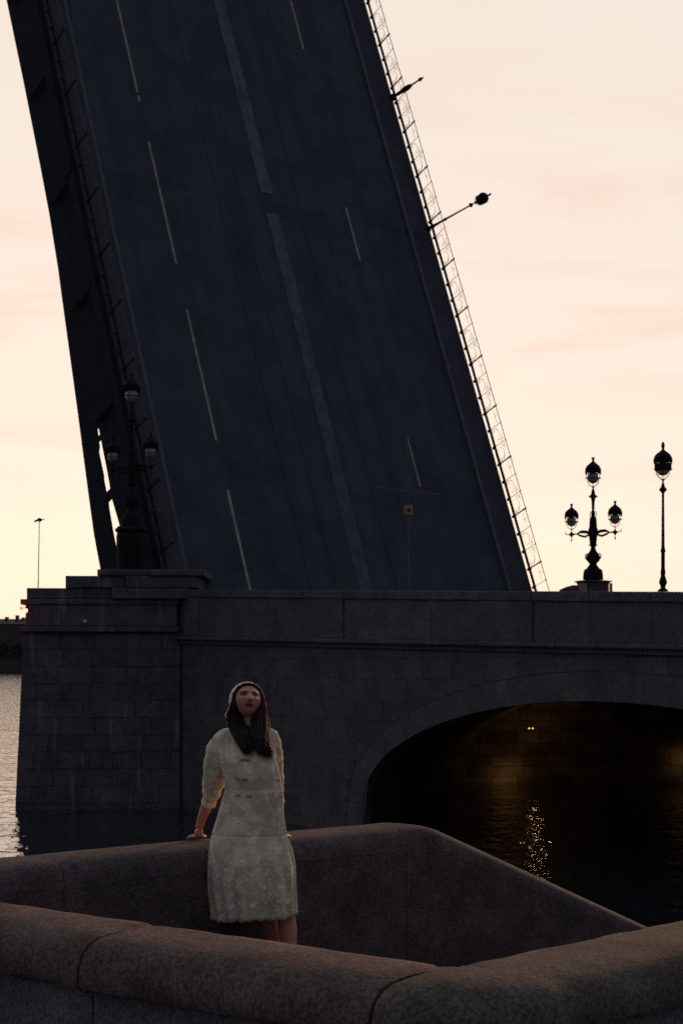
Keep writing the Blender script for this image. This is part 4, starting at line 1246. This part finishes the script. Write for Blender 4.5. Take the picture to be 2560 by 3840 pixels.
# --- hair: strands falling from under the cap over both shoulders to the chest
rh = random.Random(11)
def strands(name, m, specs, n, rad, seed):
    r_ = random.Random(seed); mb = MB()
    for i in range(n):
        a = r_.choice(specs)
        pts = []
        j = Vector((r_.gauss(0, 1), r_.gauss(0, 1), r_.gauss(0, 1)))
        ph = r_.uniform(0, 6.28)
        for q, (p, sp) in enumerate(a):
            f_ = q/(len(a)-1)
            pts.append(Vector(p) + Vector((j.x*sp, j.y*sp*0.6, j.z*sp*0.35 if q < len(a)-1 else j.z*sp*1.3)) + Vector((0.004*math.sin(ph+f_*7), 0.003*math.cos(ph+f_*6), 0)))
        # catmull
        out = []
        for q in range(len(pts)-1):
            p0, p1, p2, p3 = pts[max(q-1,0)], pts[q], pts[q+1], pts[min(q+2, len(pts)-1)]
            for s_ in range(4):
                t_ = s_/4
                out.append(0.5*((2*p1) + (-p0+p2)*t_ + (2*p0-5*p1+4*p2-p3)*t_*t_ + (-p0+3*p1-3*p2+p3)*t_**3))
        out.append(pts[-1])
        k = len(out)
        rs = [rad*(0.55+0.45*math.sin(math.pi*min(1, (u+1)/(k*0.6)) if u < k*0.5 else math.pi/2))*(1 if u < k*0.7 else max(0.12, 1-(u-k*0.7)/(k*0.3))) for u in range(k)]
        mb.tube(out, rs, 5)
    o = mb.build(name, m, None, local=True); o.parent = pw
    o.data.polygons.foreach_set('use_smooth', [True]*len(o.data.polygons))
    return o
def hw(x, y, z): return tuple(HC + HR @ Vector((x, y, z)))
left_l = [(hw(-.066, -.036, .040), .004), (hw(-.068, -.026, .0), .005), (hw(-.076, -.008, -.055), .007), ((-.104, -.040, 1.440), .009), ((-.070, -.085, 1.375), .012), ((-.028, -.118, 1.318), .013)]
left_2 = [(hw(-.074, .0, .04), .004), (hw(-.070, .01, -.03), .005), (hw(-.080, .02, -.08), .007), ((-.112, .0, 1.448), .008), ((-.082, -.07, 1.392), .010), ((-.018, -.122, 1.312), .011)]
mid_l = [(hw(-.055, .02, -.06), .006), ((-.078, -.02, 1.46), .012), ((-.052, -.075, 1.395), .014), ((-.018, -.118, 1.335), .014)]
mid_r = [(hw(.055, .02, -.06), .006), ((.010, -.02, 1.46), .012), ((.022, -.080, 1.385), .014), ((.050, -.120, 1.315), .014)]
right_l = [(hw(.066, -.036, .040), .004), (hw(.074, -.026, .0), .005), (hw(.082, -.008, -.06), .007), ((.048, -.045, 1.44), .010), ((.050, -.095, 1.36), .011), ((.066, -.122, 1.296), .011)]
right_2 = [(hw(.074, .0, .04), .004), (hw(.080, .01, -.03), .005), (hw(.092, .015, -.08), .006), ((.060, .0, 1.44), .008), ((.060, -.07, 1.36), .010), ((.088, -.115, 1.286), .011)]
hair = strands('hair', M['hair'], [left_l, left_2, left_2, mid_l, mid_r, right_l, right_2], 760, 0.0052, 3)
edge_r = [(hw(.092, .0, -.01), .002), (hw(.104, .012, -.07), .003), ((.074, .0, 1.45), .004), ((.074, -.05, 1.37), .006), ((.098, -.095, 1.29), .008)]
strands('hair_lit_edge', M['hair_rim_lit'], [edge_r], 60, 0.0030, 5)  # right-hand strands coloured as if lit from behind
strands('stray_hair', M['hair_rim_lit'], [[(p, s_*2.2) for p, s_ in l_] for l_ in (left_2, right_2, right_l, edge_r)], 40, 0.0012, 8)
# hair under the cap round the face
hc = MB(); vs = []; fs = []
nph, nth = 60, 20
def cap_point(phi, th, gro):
    """phi round the gaze axis (0 = top), th away from the gaze"""
    d = Vector((math.sin(th)*math.sin(phi), -math.cos(th), math.sin(th)*math.cos(phi)))
    p = head_surface(d.x, d.y, d.z) if d.y > -0.35 else Vector((d.x*0.073, d.y*0.092, d.z*0.112))
    p = Vector((d.x*0.079, d.y*0.094, d.z*0.107))
    return HC + HR @ (p*gro + Vector((0, 0.006, 0.0)))
def shell(name, m, th0, gro, phi0, phi1, scal=0.0, thick=0.003):
    vs = []; fs = []
    for i in range(nph+1):
        f_ = i/nph; phi = phi0 + (phi1-phi0)*f_
        t0 = th0(phi) + (scal*abs(math.sin(f_*math.pi*9)) if scal else 0)
        for j in range(nth+1):
            vs.append(cap_point(phi, t0 + (math.pi*0.98-t0)*j/nth, gro*(1+ (0.012*math.sin(phi*23+j) if scal else 0.006*math.sin(phi*41+j*0.7)))))
    for i in range(nph):
        for j in range(nth):
            a = i*(nth+1)+j
            fs.append((a, a+1, a+nth+2, a+nth+1))
    mb = MB(); mb.add(vs, fs)
    o = mb.build(name, m, None, local=True); o.parent = pw
    o.data.polygons.foreach_set('use_smooth', [True]*len(o.data.polygons))
    s_ = o.modifiers.new('cloth', 'SOLIDIFY'); s_.thickness = thick; s_.offset = 1
    return o
shell('scalp_hair', M['hair'], lambda phi: R(44) + R(19)*abs(phi)/R(100), 1.045, R(-125), R(125))
shell('cap', M['lace_plain'], lambda phi: R(50) + (R(36)*phi/R(100) if phi > 0 else R(27)*(-phi/R(100))**1.2), 1.19, R(-128), R(104), scal=-R(5))
ti = MB()
ti.tube([(-.108, .0, 1.580), (-.120, .0, 1.555), (-.127, .0, 1.528), (-.149, -.004, 1.492), (-.146, -.006, 1.479), (-.130, -.004, 1.472)], [.004, .008, .007, .005, .004, .003], 6)
ti.tube([(-.128, -.004, 1.464), (-.142, -.004, 1.451), (-.135, -.006, 1.441), (-.120, -.006, 1.436)], [.003, .0038, .0035, .002], 6)
ti.build('cap_tie', M['lace_plain'], pw, local=True)
for x, yy in ((.145, .14), (.194, 0)):
    MB().tube([(x, .055+yy, .03), (x, yy, .035), (x-.004, -.10+yy, .034), (x-.004, -.20+yy, .024)], [.034, .043, .044, .026], 12).build('shoe', M['shoe'], pw, smooth=True, local=True)

for o in bpy.data.objects:
    if '_at' in o: del o['_at']
